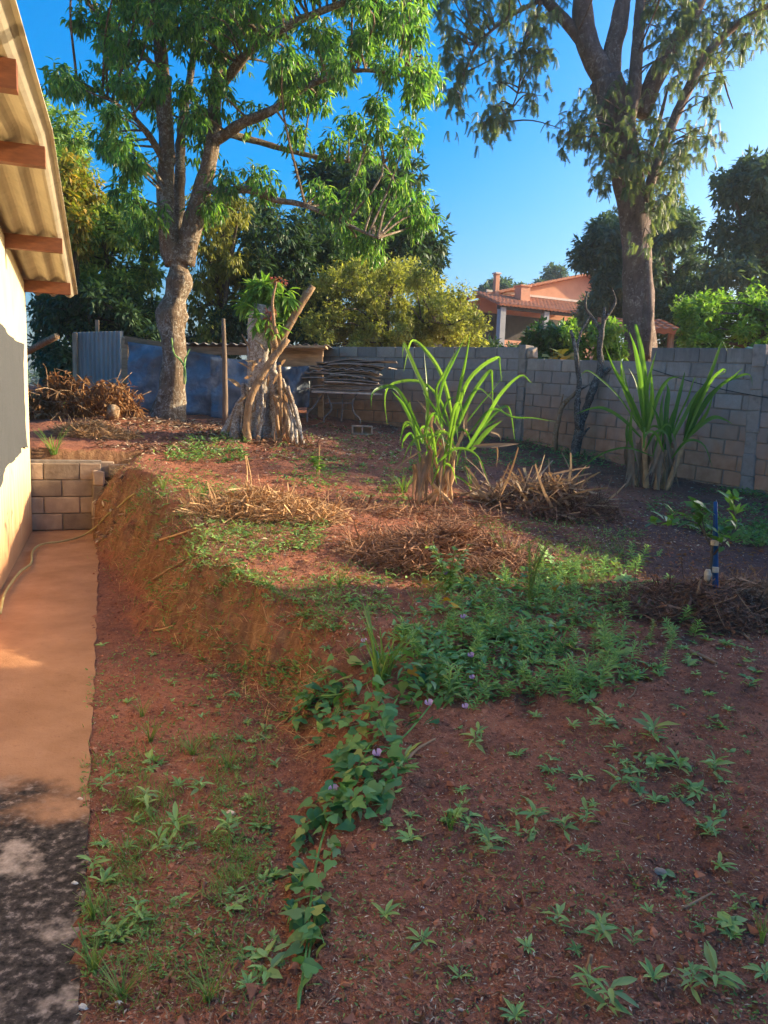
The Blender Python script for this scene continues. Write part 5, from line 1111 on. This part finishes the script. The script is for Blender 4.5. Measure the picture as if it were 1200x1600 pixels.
small = [(922, 1080), (838, 1122), (893, 1136), (951, 1132), (879, 1165), (962, 1170), (1058, 1105), (1075, 1083), (1106, 1088), (1171, 1076), (1138, 1114), (979, 1193), (857, 1208), (862, 1237), (910, 1220), (1116, 1201), (999, 1208), (833, 1275), (927, 1261), (809, 1182), (1024, 1256), (1056, 1249), (1123, 1356), (914, 1332), (900, 1488), (824, 1483), (1020, 1533), (1099, 1452), (1144, 1467), (1195, 1524), (1063, 1401), (1013, 1431), (805, 1593),
         (138, 1247), (280, 1231), (164, 1322), (200, 1327), (161, 1382), (224, 1436), (185, 1474), (385, 1131), (388, 1545), (210, 1289), (175, 1268), (378, 1502), (440, 1120), (703, 1290), (733, 1293), (757, 1310), (790, 1297), (641, 1280), (642, 1317), (601, 1433), (660, 1475), (717, 1530), (720, 1238), (160, 1010), (370, 1090), (240, 1025), (330, 1060)]
for u, v in small:
    P = PG(u, v); s = rs.uniform(.045, .085); o = inst('weed_rosette', variants[rs.randint(10)], P, s * 1.5, rs.uniform(0, 6), (rs.uniform(-.1, .1), rs.uniform(-.1, .1)))
    tag(o, 'small green weed rosette growing from bare red soil', 'weed', 'small weed rosettes on bare soil')
def fill(poly, n, s0, s1, name, meshes, label, cat, group, seed, mind=0., tallf=1.):
    rs = np.random.RandomState(seed); q = poly_pts(rs, poly, n); P = PGv(q[:, 0], q[:, 1]); kept = []
    for p in P:
        if mind and any((p[0] - r[0]) ** 2 + (p[1] - r[1]) ** 2 < mind * mind for r in kept): continue
        kept.append(p); s = rs.uniform(s0, s1)
        tag(inst(name, meshes[rs.randint(len(meshes))], p, s, rs.uniform(0, 6.3), (rs.uniform(-.2, .2), rs.uniform(-.2, .2)), None, s * rs.uniform(.8, 1.2) * tallf), label, cat, group)
patch = [(610, 1000), (680, 930), (760, 905), (820, 870), (945, 885), (985, 960), (935, 1045), (850, 1085), (760, 1105), (690, 1070)]
fill(patch, 46, .08, .15, 'leafy_weed', tall, 'leafy upright green weed in the dense patch right of the vine', 'weed', 'upright weeds in the dense patch', 400, .06)
fill(patch, 60, .12, .22, 'weed_rosette', variants, 'long-leaved weed rosette in the dense patch right of the vine', 'weed', 'weed rosettes in the dense patch', 401)
fill([(290, 880), (520, 860), (640, 920), (600, 980), (500, 1020), (400, 960)], 34, .06, .13, 'weed_rosette', variants, 'pale weed rosette on the terrace above the bank', 'weed', 'weed rosettes on the terrace', 402)
fill([(190, 730), (330, 745), (500, 830), (480, 860), (300, 870), (250, 820)], 42, .08, .15, 'weed_rosette', variants, 'sunlit weed rosette on the upper terrace near the bank', 'weed', 'weed rosettes on the upper terrace', 403)
fill([(960, 890), (1200, 960), (1200, 1060), (1000, 1060)], 22, .07, .14, 'weed_rosette', variants, 'weed rosette on dark soil around the root heap', 'weed', 'weed rosettes near the root heap', 404)
fill([(520, 690), (640, 700), (640, 790), (520, 780), (430, 720)], 26, .09, .18, 'weed_rosette', variants, 'shaded weed rosette on the back ground left of the sugarcane', 'weed', 'weed rosettes at the back', 405)
fill([(150, 1060), (300, 1040), (440, 1130), (430, 1250), (140, 1240)], 26, .05, .10, 'weed_rosette', variants, 'sparse weed rosette in the soil strip between path and bank', 'weed', 'weed rosettes in the soil strip', 406)
# ---- grass tufts
BL = tmpl_ribbon(.25, 5, 0.)
def tuft_mesh(seed, n=18, spread=.5):
    rs = np.random.RandomState(seed); a = rs.uniform(0, 6.3, n); D = nrm(np.stack([np.cos(a) * spread, np.sin(a) * spread, rs.uniform(.5, 1.2, n)], 1)); mb = MB()
    scatter(mb, BL, rs.normal(size=(n, 3)) * np.array([.04, .04, 0]), D, nrm(np.stack([-np.cos(a), -np.sin(a), np.ones(n) * .8], 1)), rs.uniform(.5, 1.1, n), np.full(n, .035)); return mb.mesh('grass_tuft', mat['grass'])
tufts = [tuft_mesh(500 + k, 14 + 3 * k, .35 + .1 * k) for k in range(5)]
for k, (u, v, h, lab) in enumerate([(590, 1075, .30, 'tall bright grass tuft rising out of the vine'), (602, 1060, .26, 'second tall grass tuft beside the first in the vine'), (325, 1565, .10, 'grass tuft at the bottom edge in the soil strip'), (146, 1518, .11, 'two pale grass blades beside the concrete edge'), (190, 1565, .10, 'single arching grass blade near the bottom left'), (145, 1442, .10, 'thin grass tuft against the concrete edge'), (235, 1160, .12, 'spiky grass tuft in the soil strip beside the path'), (222, 1120, .10, 'small grass tuft nearer the bank in the soil strip'), (358, 1200, .09, 'splayed grass tuft at the centre of the soil strip'), (300, 1180, .10, 'thin-bladed grass tuft left of the splayed tuft'),
        (1190, 1475, .11, 'yellow-green grass tuft at the right edge'), (704, 1300, .10, 'small grass tuft on smooth soil right of the vine'), (530, 918, .15, 'bright sunlit grass tuft on the terrace'), (85, 712, .32, 'grass tuft above the retaining wall near the house'), (62, 640, .40, 'tall grass growing through the brush heap on its left'), (102, 645, .38, 'tall grass growing through the middle of the brush heap'), (212, 640, .40, 'grass tuft left of the mango trunk'), (255, 765, .15, 'grass tuft at the top of the bank beside the hose'), (318, 775, .16, 'pale grass tuft beside the straw heap'), (630, 770, .26, 'grass tuft left of the sugarcane foot'), (735, 765, .22, 'grass tuft right of the sugarcane foot')]):
    P = PG(u, v); tag(inst('grass_tuft', tufts[k % 5], P, h * (1.25 if k > 1 else 1.3), k * 1.3), lab, 'grass', 'grass tufts')
# ---- vine with heart-shaped leaves
HT = tmpl_heart(.35); hm = []
for k in range(3):
    mb = MB(); scatter(mb, tmpl_heart(.2 + .25 * k), np.zeros((1, 3)), np.array([[1., 0, 0]]), np.array([[0, 0, 1.]]), np.array([1.]), np.array([.74])); hm.append(mb.mesh('leaf', mat['vine'], smooth=True))
v0 = PG(560, 1180); vine = thing('trailing_vine', 'trailing vine with heart-shaped leaves and lilac flowers spilling over the bank', 'vine', v0)
rs = np.random.RandomState(600)
vp = [([(455, 1130), (520, 1050), (600, 1020), (700, 1000), (720, 1080), (690, 1130), (640, 1180), (620, 1260), (560, 1290), (515, 1270), (510, 1200), (560, 1150), (520, 1120)], 170, .02, .13), ([(490, 1260), (535, 1280), (520, 1380), (505, 1480), (465, 1520), (445, 1440), (460, 1330)], 100, .01, .08), ([(455, 1470), (510, 1470), (490, 1570), (450, 1560)], 8, .02, .05), ([(440, 1110), (500, 1080), (500, 1130), (460, 1150)], 14, .02, .08)]
vleaf = 0
for poly, n, z0, z1 in vp:
    q = poly_pts(rs, poly, n)
    for u, v in q:
        p = PG(u, v); hgt = rs.uniform(z0, z1); a = rs.uniform(0, 6.3); s = rs.uniform(.045, .092) * (1.0 if v < 1300 else .85)
        inst('leaf', hm[rs.randint(3)], p + np.array([0, 0, hgt]) - v0, s, a, (rs.normal() * .35 - .25 * math.sin(a), rs.normal() * .35 + .35), vine); vleaf += 1
q = poly_pts(rs, [(600, 1000), (700, 930), (860, 900), (900, 980), (800, 1060), (700, 1090), (640, 1100), (600, 1060)], 420); P = PGv(q[:, 0], q[:, 1]); n = len(P); P[:, 2] += rs.uniform(.02, .14, n); a = rs.uniform(0, 6.3, n); mb = MB()
scatter(mb, LW2, P, np.stack([np.cos(a), np.sin(a), rs.uniform(-.2, .6, n)], 1), nrm(rs.normal(size=(n, 3)) * .35 + np.array([0, -.15, 1])), rs.uniform(.035, .085, n), rs.uniform(.012, .03, n)); tag(mb.build('undergrowth_leaves', mat['vine_i'], vine), kind='stuff')
for k, pth in enumerate([[(466, 1590), (480, 1480), (490, 1380), (510, 1300), (545, 1230), (580, 1170), (620, 1100)], [(450, 1135), (490, 1100), (540, 1090), (600, 1060)], [(478, 1545), (483, 1500), (495, 1440)], [(560, 1200), (620, 1170), (680, 1100), (720, 1050)]]):
    tube(MB(), crs([PG(u, v) + ZA * .02 for u, v in pth], 26), .004, 5, .1, k).build('stem', mat['vine_i'], vine)
fl = tmpl_lance(-.5, .2, ((.4, .8), (.85, 1.2)))
for k, (u, v, hh, s) in enumerate([(568, 1014, .08, 0.021), (733, 1052, .13, 0.024), (735, 1078, .10, 0.019), (668, 1122, .10, 0.027), (588, 1202, .10, 0.027), (521, 1248, .07, 0.027), (725, 1110, .05, .022), (722, 980, .1, .024)]):
    p = PG(u, v + 12) + np.array([0, -.02, hh]); mb = MB(); a = np.arange(5) * 2 * math.pi / 5
    scatter(mb, fl, np.repeat(p[None], 5, 0), np.stack([np.cos(a), np.sin(a) - .5, np.full(5, .45)], 1), np.tile(np.array([0, -.6, 1.]), (5, 1)), np.full(5, s), np.full(5, s * .75)); mb.build('flower', mat['pink'], vine)
for k, (u, v) in enumerate([(660, 925), (662, 932), (700, 955), (896, 970), (866, 935), (640, 1070), (705, 965)]):
    p = PG(u, v) + ZA * .08; inst('withered_leaf', hm[k % 3].copy() if False else hm[k % 3], p - v0, .07, k * 1.1, (.5, .3), vine).data = hm[k % 3].copy()
    o = [c for c in vine.children if c.name.startswith('withered_leaf')][-1]; o.data.materials.clear(); o.data.materials.append(mat['yellowleaf'])
# flowering bushlet behind the vine, tall wispy weed, seedling with its stick
def stemplant(name, label, base, h, n, L, W, seed, leafm, spread=.1, stems=4, cat='plant', tm=LW2):
    rs = np.random.RandomState(seed); t = thing(name, label, cat, base)
    for s in range(stems):
        d = rs.normal(size=3) * spread; d[2] = 0; P = crs([base, base + d * .4 + ZA * h * .5, base + d + ZA * h * rs.uniform(.75, 1.05)], 10); tube(MB(), P, [.006, .002], 4).build('stem', mat['grass'], t)
        f = rs.uniform(.15, 1, n); q = np.stack([np.interp(f, np.linspace(0, 1, 10), P[:, i]) for i in range(3)], 1); a = rs.uniform(0, 6.3, n); mb = MB()
        scatter(mb, tm, q, np.stack([np.cos(a), np.sin(a), rs.uniform(-.1, .8, n)], 1), nrm(rs.normal(size=(n, 3)) * .3 + ZA), L * (1.2 - .6 * f) * rs.uniform(.7, 1.2, n), W * (1.2 - .5 * f)); tag(mb.build('leaves', mat[leafm], t), kind='stuff')
    return t
stemplant('flowering_plant', 'leafy plant with a small pink flower before the brown straw heap', PG(700, 925), .34, 16, .07, .035, 701, 'weed', .10, 6)
p = PG(697, 925); q = PX(696, 898, p[1] - .03); mb = MB(); a = np.arange(5) * 1.257; scatter(mb, fl, np.repeat(q[None], 5, 0), np.stack([np.cos(a), np.sin(a) - .6, np.full(5, .5)], 1), np.tile(np.array([0, -.6, 1.]), (5, 1)), np.full(5, .026), np.full(5, .02)); mb.build('flower', mat['pink'], [o for o in bpy.data.objects if o.name.startswith('flowering_plant')][0])
stemplant('wispy_weed', 'tall thin wispy weed with tiny leaves right of the straw heap', PG(826, 945), .52, 60, .03, .006, 702, 'cover', .06, 5, 'weed')
stemplant('wispy_weed', 'short wispy weed behind the dense weed patch', PG(790, 880), .22, 50, .03, .006, 703, 'cover', .10, 5, 'weed')
stemplant('seedling', 'young green seedling tied to a thin stick behind the pale straw heap', PG(495, 745), .30, 16, .11, .04, 704, 'bg_bright', .05, 3)
p = PG(498, 745); tag(tube(MB(), np.array([p - ZA * .05, p + ZA * .36]), .008, 6).build('plant_stick', mat['straw'], origin=p), 'thin pale stick supporting the young seedling', 'stick')
# ---- citrus sapling and blue stake
cs = PG(1110, 945); y = cs[1]
tag(tube(MB(), crs([PX(1118, 940, y + .03), PX(1117.5, 860, y + .03), PX(1118, 784, y + .03)], 6), [.019, .019, .012], 10).build('blue_stake', mat['blue'], smooth=True, origin=PX(1118, 940, y)), 'blue painted stake supporting the citrus sapling', 'stake')
t = thing('citrus_sapling', 'young citrus sapling with glossy leaves tied to the blue stake', 'sapling', cs)
br = [([(1106, 940), (1108, 905), (1112, 870), (1113, 850)], .012), ([(1113, 858), (1103, 838), (1090, 815), (1080, 800)], .007), ([(1113, 870), (1125, 855), (1140, 840), (1155, 822)], .007), ([(1090, 818), (1070, 812), (1045, 815), (1025, 818)], .006), ([(1140, 842), (1150, 815), (1148, 790), (1145, 772)], .005), ([(1103, 838), (1098, 815), (1098, 795)], .005)]
ends = []; rs = np.random.RandomState(71)
for k, (pp, r) in enumerate(br):
    P = crs([PX(u, v, y + rs.uniform(-.06, .06) * (k > 0)) for u, v in pp], 10); tube(MB(), P, [r, r * .6], 6, .1, k).build('trunk' if k == 0 else 'limb', mat['bark_bg'], t, smooth=True)
    if k: ends.append(P)
cl = []
for mm in ('citrus', 'citrus_new'):
    mb = MB(); scatter(mb, tmpl_lance(.18, .3, ((.3, .95), (.65, .85))), np.zeros((1, 3)), np.array([[1., 0, 0]]), np.array([[0, 0, 1.]]), np.array([1.]), np.array([.42])); cl.append(mb.mesh('leaf', mat[mm], smooth=True))
for k, P in enumerate(ends):
    for i in range(15):
        q = P[rs.randint(4, 10)] + rs.normal(size=3) * .02; new = k in (3,) or (k in (1, 2) and i < 4)
        inst('leaf', cl[1 if new else 0], q - cs, rs.uniform(.07, .12), rs.uniform(0, 6.3), (rs.normal() * .4, -rs.uniform(-.3, 1.1 if not new else 1.4)), t)
for v_ in (848, 890):
    p = PX(1117, v_, y); tag(tube(MB(), np.array([p - ZA * .016, p + ZA * .016]), .025, 10, .15, 2).build('string_tie', mat['string'], origin=p), 'orange-brown string tie high on the blue stake' if v_ == 848 else 'pale string tie low on the blue stake', 'string')
p = PX(1106, 898, y - .03); mb = MB(); tube(mb, crs([p + ZA * .035, p + ZA * .0, p - ZA * .04], 8), [.014, .026, .012], 10, .25, 4); tag(mb.build('dry_fruit', mat['string'], smooth=True, origin=p), 'pale dried fruit hanging beside the blue stake', 'fruit')
# ---- stones and shards
for k, (u, v, s, m_, lab) in enumerate([(1030, 1368, 17, 'stone', 'pale angular stone on the bare soil at lower right'), (361, 1275, 13, 'stone', 'rounded pale stone in the soil strip'), (540, 1546, 14, 'brick', 'orange brick chip right of the vine foot'), (415, 1553, 10, 'brick', 'orange brick chip left of the vine foot'), (758, 1272, 7, 'brick', 'small orange brick fragment among weeds right of the vine'), (660, 1420, 5, 'white', 'tiny white pebble on the smooth soil'), (130, 1578, 14, 'white', 'triangular white tile shard at the concrete edge'), (186, 1570, 10, 'white', 'curved pale shard near the bottom left'), (117, 1382, 9, 'white', 'white chip embedded in the concrete edge'), (810, 1468, 6, 'stone', 'small tan pebble at lower centre'), (720, 1580, 8, 'stone', 'tan pebble near the bottom edge'), (125, 1250, 8, 'stone', 'pale stone at the edge of the mouldy concrete')]):
    p = PG(u, v); rr = s * np.linalg.norm(p - CAM) / F_PX * .5; rs = np.random.RandomState(k + 80); th = np.arange(7) * .9
    mb = MB(); tube(mb, np.array([p + [-rr, 0, rr * .2], p + [-rr * .4, rr * .1, rr * .35], p + [rr * .5, -.1 * rr, rr * .3], p + [rr, 0, rr * .15]]), [rr * .35, rr * .6, rr * .55, rr * .25], 7, .35, k + 3); tag(mb.build('stone' if m_ != 'brick' else 'brick_chip', mat[m_], origin=p), lab, 'stone')
# ---- litter, clods and ground cover (nobody could count these)
rs = np.random.RandomState(90)
def scat(poly, n): q = poly_pts(rs, poly, n); return PGv(q[:, 0], q[:, 1])
mb = MB()
for poly, n, L in (([(120, 1600), (1200, 1600), (1200, 1000), (480, 1000), (250, 1000), (150, 850)], 26000, .013), ([(250, 830), (1200, 830), (1200, 1050), (300, 1000)], 9000, .022), ([(200, 700), (1200, 700), (1200, 860), (250, 860)], 13000, .035), ([(150, 655), (360, 655), (370, 705), (150, 712)], 5000, .07), ([(360, 670), (620, 665), (640, 720), (360, 720)], 3500, .06)):
    P = scat(poly, n); P[:, 2] += rs.uniform(.001, .012, n) * (L / .02); a = rs.uniform(0, 6.3, n); scatter(mb, DM, P, np.stack([np.cos(a), np.sin(a), rs.normal(size=n) * .25], 1), nrm(rs.normal(size=(n, 3)) * .4 + ZA), L * rs.uniform(.4, 1.8, n), L * rs.uniform(.12, .45, n))
tag(mb.build('leaf_litter', mat['litter']), 'dry leaf fragments and chaff strewn over the soil', 'litter', kind='stuff')
mb = MB()
for poly, n, L in (([(120, 1600), (1200, 1600), (1200, 1000), (480, 1000), (250, 1000), (150, 860)], 700, .045), ([(250, 830), (1200, 830), (1200, 1050), (300, 1000)], 1100, .08), ([(200, 700), (1200, 700), (1200, 860), (250, 860)], 2200, .15)):
    P = scat(poly, n); P[:, 2] += rs.uniform(.002, .02, n); a = rs.uniform(0, 6.3, n); scatter(mb, tmpl_ribbon(.15, 4, 2.), P, np.stack([np.cos(a), np.sin(a), rs.normal(size=n) * .15], 1), nrm(rs.normal(size=(n, 3)) * .3 + ZA), L * rs.uniform(.4, 1.5, n), rs.uniform(.0015, .0035, n))
tag(mb.build('straw_litter', mat['twig']), 'thin dry stalks strewn over the soil', 'litter', kind='stuff')
OCT = (np.array([[1, 0, 0], [-1, 0, 0], [0, 1, 0], [0, -1, 0], [0, 0, 1], [0, 0, -.4]], float) * .5, np.zeros((0, 4), int), np.array([[0, 2, 4], [2, 1, 4], [1, 3, 4], [3, 0, 4], [2, 0, 5], [1, 2, 5], [3, 1, 5], [0, 3, 5]]))
mb = MB()
for poly, n, L in (([(120, 1600), (1200, 1600), (1200, 1000), (480, 1000), (250, 1000), (150, 860)], 16000, .011), ([(250, 800), (1200, 800), (1200, 1050), (300, 1000)], 5000, .016)):
    P = scat(poly, n); scatter(mb, OCT, P, rdir(rs, n), rdir(rs, n), L * rs.rand(n) ** 2 * 2 + .003, L * rs.rand(n) ** 2 * 2 + .003)
P = scat([(130, 1600), (1200, 1600), (1200, 1000), (480, 1040), (300, 1040), (150, 1000)], 520); n = len(P); scatter(mb, OCT, P, rdir(rs, n), rdir(rs, n), .015 + .05 * rs.rand(n) ** 3, .012 + .04 * rs.rand(n) ** 3)
tag(mb.build('soil_crumbs', mat['clod']), 'small crumbs and clods of red soil', 'soil', kind='stuff')
mb = MB()
def cover(poly, n, L, hgt, dens=1.5):
    P = scat(poly, n); keep = vn(P[:, 0] * dens * 2.2, P[:, 1] * dens * 2.2) + .5 * vn(P[:, 0] * 7, P[:, 1] * 7) > rs.uniform(.45, 1.1, len(P)); P = P[keep]; n = len(P); P[:, 2] += rs.uniform(0, hgt, n); a = rs.uniform(0, 6.3, n)
    scatter(mb, tmpl_lance(.2, .3), P, np.stack([np.cos(a), np.sin(a), rs.uniform(0, 1., n)], 1), nrm(rs.normal(size=(n, 3)) * .4 + ZA), L * rs.uniform(.5, 1.3, n), L * rs.uniform(.18, .4, n))
cover([(120, 1200), (330, 1150), (440, 1150), (420, 1560), (130, 1560)], 5200, .022, .012)
cover([(130, 1050), (260, 950), (440, 1120), (430, 1200), (130, 1200)], 1800, .025, .015)
cover([(520, 1250), (1200, 1050), (1200, 1600), (520, 1600)], 4600, .017, .010, 2.2)
cover([(190, 730), (330, 740), (520, 800), (500, 870), (300, 880), (240, 810)], 5200, .045, .04)
cover([(300, 880), (640, 880), (620, 1000), (420, 980)], 2600, .035, .02)
cover([(215, 700), (385, 690), (385, 722), (225, 722)], 1800, .07, .06, .6)
cover([(430, 660), (640, 680), (640, 800), (420, 760)], 2600, .06, .04)
cover([(640, 690), (1000, 690), (1010, 735), (760, 730), (640, 760)], 5200, .06, .09, .8)
cover([(740, 800), (1010, 800), (1000, 900), (740, 900)], 4200, .035, .025)
cover([(1020, 775), (1200, 765), (1200, 860), (1130, 850), (1010, 800)], 7000, .05, .07, .5)
cover([(600, 900), (1000, 860), (1000, 1080), (640, 1110)], 3800, .05, .05)
cover([(150, 770), (280, 840), (500, 1040), (560, 1110), (440, 1100), (250, 960)], 1900, .04, .03)
tag(mb.build('ground_cover', mat['cover']), 'low green weeds and seedlings covering the soil', 'ground cover', kind='stuff')

# ---- more weeds of mixed size, clumped unevenly
def clumped(poly, n, k, s0, s1, meshes, name, label, group, seed):
    rs = np.random.RandomState(seed); c = poly_pts(rs, poly, k); q = c[rs.randint(k, size=n)] + rs.normal(size=(n, 2)) * np.array([22, 12]); P = PGv(q[:, 0], q[:, 1])
    mb = MB()
    for p in P:
        s = s0 + (s1 - s0) * rs.rand() ** 2; V, Q, T = meshes[rs.randint(len(meshes))]; a, b, c = rs.uniform(0, 6.3), rs.normal() * .25, rs.normal() * .25
        Rm = np.array([[math.cos(a), -math.sin(a), b], [math.sin(a), math.cos(a), c], [-b, -c, 1]]); mb.add((V * np.array([1, 1, rs.uniform(.6, 1.3)])) @ Rm.T * s + p - np.array([0, 0, .004]), Q, T)
    tag(mb.build(name, mat['weed']), label, 'weeds', kind='stuff')
def raw(me):
    V = np.zeros(len(me.vertices) * 3); me.vertices.foreach_get('co', V); Q = [list(p.vertices) for p in me.polygons if len(p.vertices) == 4]; T = [list(p.vertices) for p in me.polygons if len(p.vertices) == 3]
    return V.reshape(-1, 3), Q, T
broad = []
for k in range(8):                                           # small broad-leaved seedlings and creeping sprigs
    rs = np.random.RandomState(820 + k); n = rs.randint(4, 9); D, Nn = rosette_dirs(rs, n, rs.uniform(.1, .9)); P0 = np.cumsum(rs.normal(size=(n, 3)) * np.array([.14, .14, 0]), 0) * (k % 3) * .5; P0[:, 2] = .03 + .05 * rs.rand(n); mb = MB()
    L = rs.uniform(.25, .6, n); scatter(mb, tmpl_lance(.3, .3, ((.3, .95), (.7, .85))), P0, D, Nn + rs.normal(size=(n, 3)) * .3, L, L * rs.uniform(.35, .7)); broad.append(raw(mb.mesh('weed', mat['weed'])))
clumped([(560, 1150), (820, 1080), (1200, 1010), (1200, 1420), (860, 1420), (640, 1330)], 110, 26, .04, .13, broad + [raw(q) for q in variants[:5]], 'weed_sprigs', 'tiny mixed weed sprigs on the dark soil right of the vine', None, 810)
clumped([(130, 1080), (440, 1120), (430, 1540), (130, 1560)], 80, 22, .04, .12, broad + [raw(q) for q in variants[:5]], 'weed_sprigs', 'tiny mixed weed sprigs in the soil strip beside the path', None, 811)
clumped([(600, 980), (700, 900), (980, 870), (1070, 1000), (900, 1100), (700, 1110)], 150, 40, .06, .18, [raw(q) for q in tall], 'undergrowth', 'mixed leafy green undergrowth behind the vine', None, 812)
clumped([(800, 900), (1000, 900), (1180, 1000), (1150, 1120), (860, 1110)], 110, 34, .06, .17, broad + [raw(q) for q in variants], 'weed_sprigs', 'scattered low weeds on the soil below the root heap', None, 813)
# ---- fallen brown leaves and lumps of earth on the bank
rs = np.random.RandomState(830); mb = MB()
for poly, n, L in (([(260, 700), (1000, 700), (1200, 800), (1200, 1000), (650, 920), (300, 900)], 4200, .045), ([(500, 1100), (1200, 1000), (1200, 1600), (520, 1600)], 420, .035), ([(130, 1000), (430, 1100), (430, 1590), (130, 1590)], 260, .03)):
    P = scat(poly, n); P[:, 2] += rs.uniform(.003, .02, n); a = rs.uniform(0, 6.3, n); scatter(mb, LN, P, np.stack([np.cos(a), np.sin(a), rs.normal(size=n) * .3], 1), nrm(rs.normal(size=(n, 3)) * .5 + ZA), L * rs.uniform(.4, 1.5, n), L * rs.uniform(.15, .45, n))
tag(mb.build('fallen_leaves', mat['dryleaf']), 'curled brown fallen leaves strewn over the yard', 'leaves', kind='stuff')
n = 2600; yy = rs.uniform(2.6, 9.0, n); xx = np.interp(yy, EY, EX) - .22 + rs.normal(size=n) * .12; P = np.stack([xx, yy, hz(xx, yy)], 1); mb = MB(); scatter(mb, OCT, P, rdir(rs, n), rdir(rs, n), .006 + .030 * rs.rand(n) ** 4, .006 + .028 * rs.rand(n) ** 4)
tag(mb.build('bank_clods', mat['clod']), 'crumbled lumps of earth along the cut bank', 'soil', kind='stuff')
# ---- heart leaves hiding the near bank, fine grass in the soil strip
rs = np.random.RandomState(840); q = poly_pts(rs, [(470, 1090), (560, 1080), (640, 1120), (620, 1270), (540, 1310), (495, 1270), (520, 1190), (450, 1150)], 170); P = PGv(q[:, 0], q[:, 1]); n = len(P); P[:, 2] += rs.uniform(.02, .10, n); a = rs.uniform(0, 6.3, n); mb = MB()
scatter(mb, tmpl_heart(.4), P, np.stack([np.cos(a), np.sin(a), rs.uniform(-.5, .4, n)], 1), nrm(rs.normal(size=(n, 3)) * .4 + np.array([-.3, -.3, 1])), rs.uniform(.035, .08, n), rs.uniform(.028, .055, n)); tag(mb.build('small_leaves', mat['vine_i'], vine), kind='stuff')
mb = MB()
for poly, n, L in (([(130, 1130), (330, 1110), (430, 1150), (400, 1430), (140, 1430)], 2600, .045), ([(130, 1430), (400, 1430), (400, 1590), (130, 1590)], 700, .035), ([(220, 740), (500, 800), (480, 860), (280, 860)], 1500, .07), ([(640, 880), (980, 850), (1000, 930), (640, 1000)], 1500, .10), ([(270, 880), (620, 900), (560, 1010), (420, 980)], 900, .06)):
    q = poly_pts(rs, poly, n); c = poly_pts(rs, poly, 40); kk = rs.rand(n) < .75; q[kk] = c[rs.randint(40, size=kk.sum())] + rs.normal(size=(kk.sum(), 2)) * np.array([16, 8]); P = PGv(q[:, 0], q[:, 1]); a = rs.uniform(0, 6.3, n)
    scatter(mb, BL, P, np.stack([np.cos(a) * .7, np.sin(a) * .7, rs.uniform(.2, 1.2, n)], 1), nrm(np.stack([-np.cos(a), -np.sin(a), np.ones(n)], 1)), L * rs.uniform(.4, 1.4, n), rs.uniform(.002, .0045, n))
tag(mb.build('fine_grass', mat['grass']), 'fine short grass blades scattered over the soil', 'grass', kind='stuff')
# ---- grass, straw and seedlings clinging to the cut bank
rs = np.random.RandomState(850); mb = MB(); mb2 = MB()
for n, m_ in ((1700, mb), (1500, mb2)):
    yy = rs.uniform(3.3, 8.9, n); c = rs.uniform(3.3, 8.9, 30); yy = np.where(rs.rand(n) < .7, c[rs.randint(30, size=n)] + rs.normal(size=n) * .10, yy); xx = np.interp(yy, EY, EX) + rs.normal(size=n) * .16 + .04; P = np.stack([xx, yy, hz(xx, yy)], 1); a = rs.uniform(0, 6.3, n)
    scatter(m_, BL, P, np.stack([np.cos(a) * .8 - .3, np.sin(a) * .8 - .2, rs.uniform(-.4, 1., n)], 1), nrm(np.stack([-np.cos(a), -np.sin(a), np.ones(n)], 1)), rs.uniform(.03, .13, n), rs.uniform(.002, .005, n))
tag(mb.build('bank_grass', mat['grass']), 'green grass blades clinging to the cut bank', 'grass', kind='stuff'); tag(mb2.build('bank_straw', mat['straw']), 'dry grass blades clinging to the cut bank', 'straw', kind='stuff')
for k in range(26):
    yy = rs.uniform(3.4, 8.6); xx = np.interp(yy, EY, EX) + rs.normal() * .12; p = np.array([xx, yy, float(hz(np.array([xx]), np.array([yy]))[0])]); tag(inst('weed_rosette', variants[rs.randint(10)], p, rs.uniform(.07, .15), rs.uniform(0, 6), (rs.normal() * .3, -.4 + rs.normal() * .3)), 'small weed clinging to the face of the cut bank', 'weed', 'weeds on the cut bank')
# ---- thin haze in the evening air
m, nt, o = nodes('haze'); pv = nt.nodes.new('ShaderNodeVolumePrincipled'); pv.inputs['Color'].default_value = (.70, .86, 1., 1); pv.inputs['Density'].default_value = .0007; pv.inputs['Anisotropy'].default_value = .3
nt.links.new(pv.outputs[0], o.inputs['Volume'])
tag(box(MB(), (0, 30, 9.), (900, 800, 24)).build('haze', m), 'thin bluish haze filling the air', 'haze', kind='stuff')
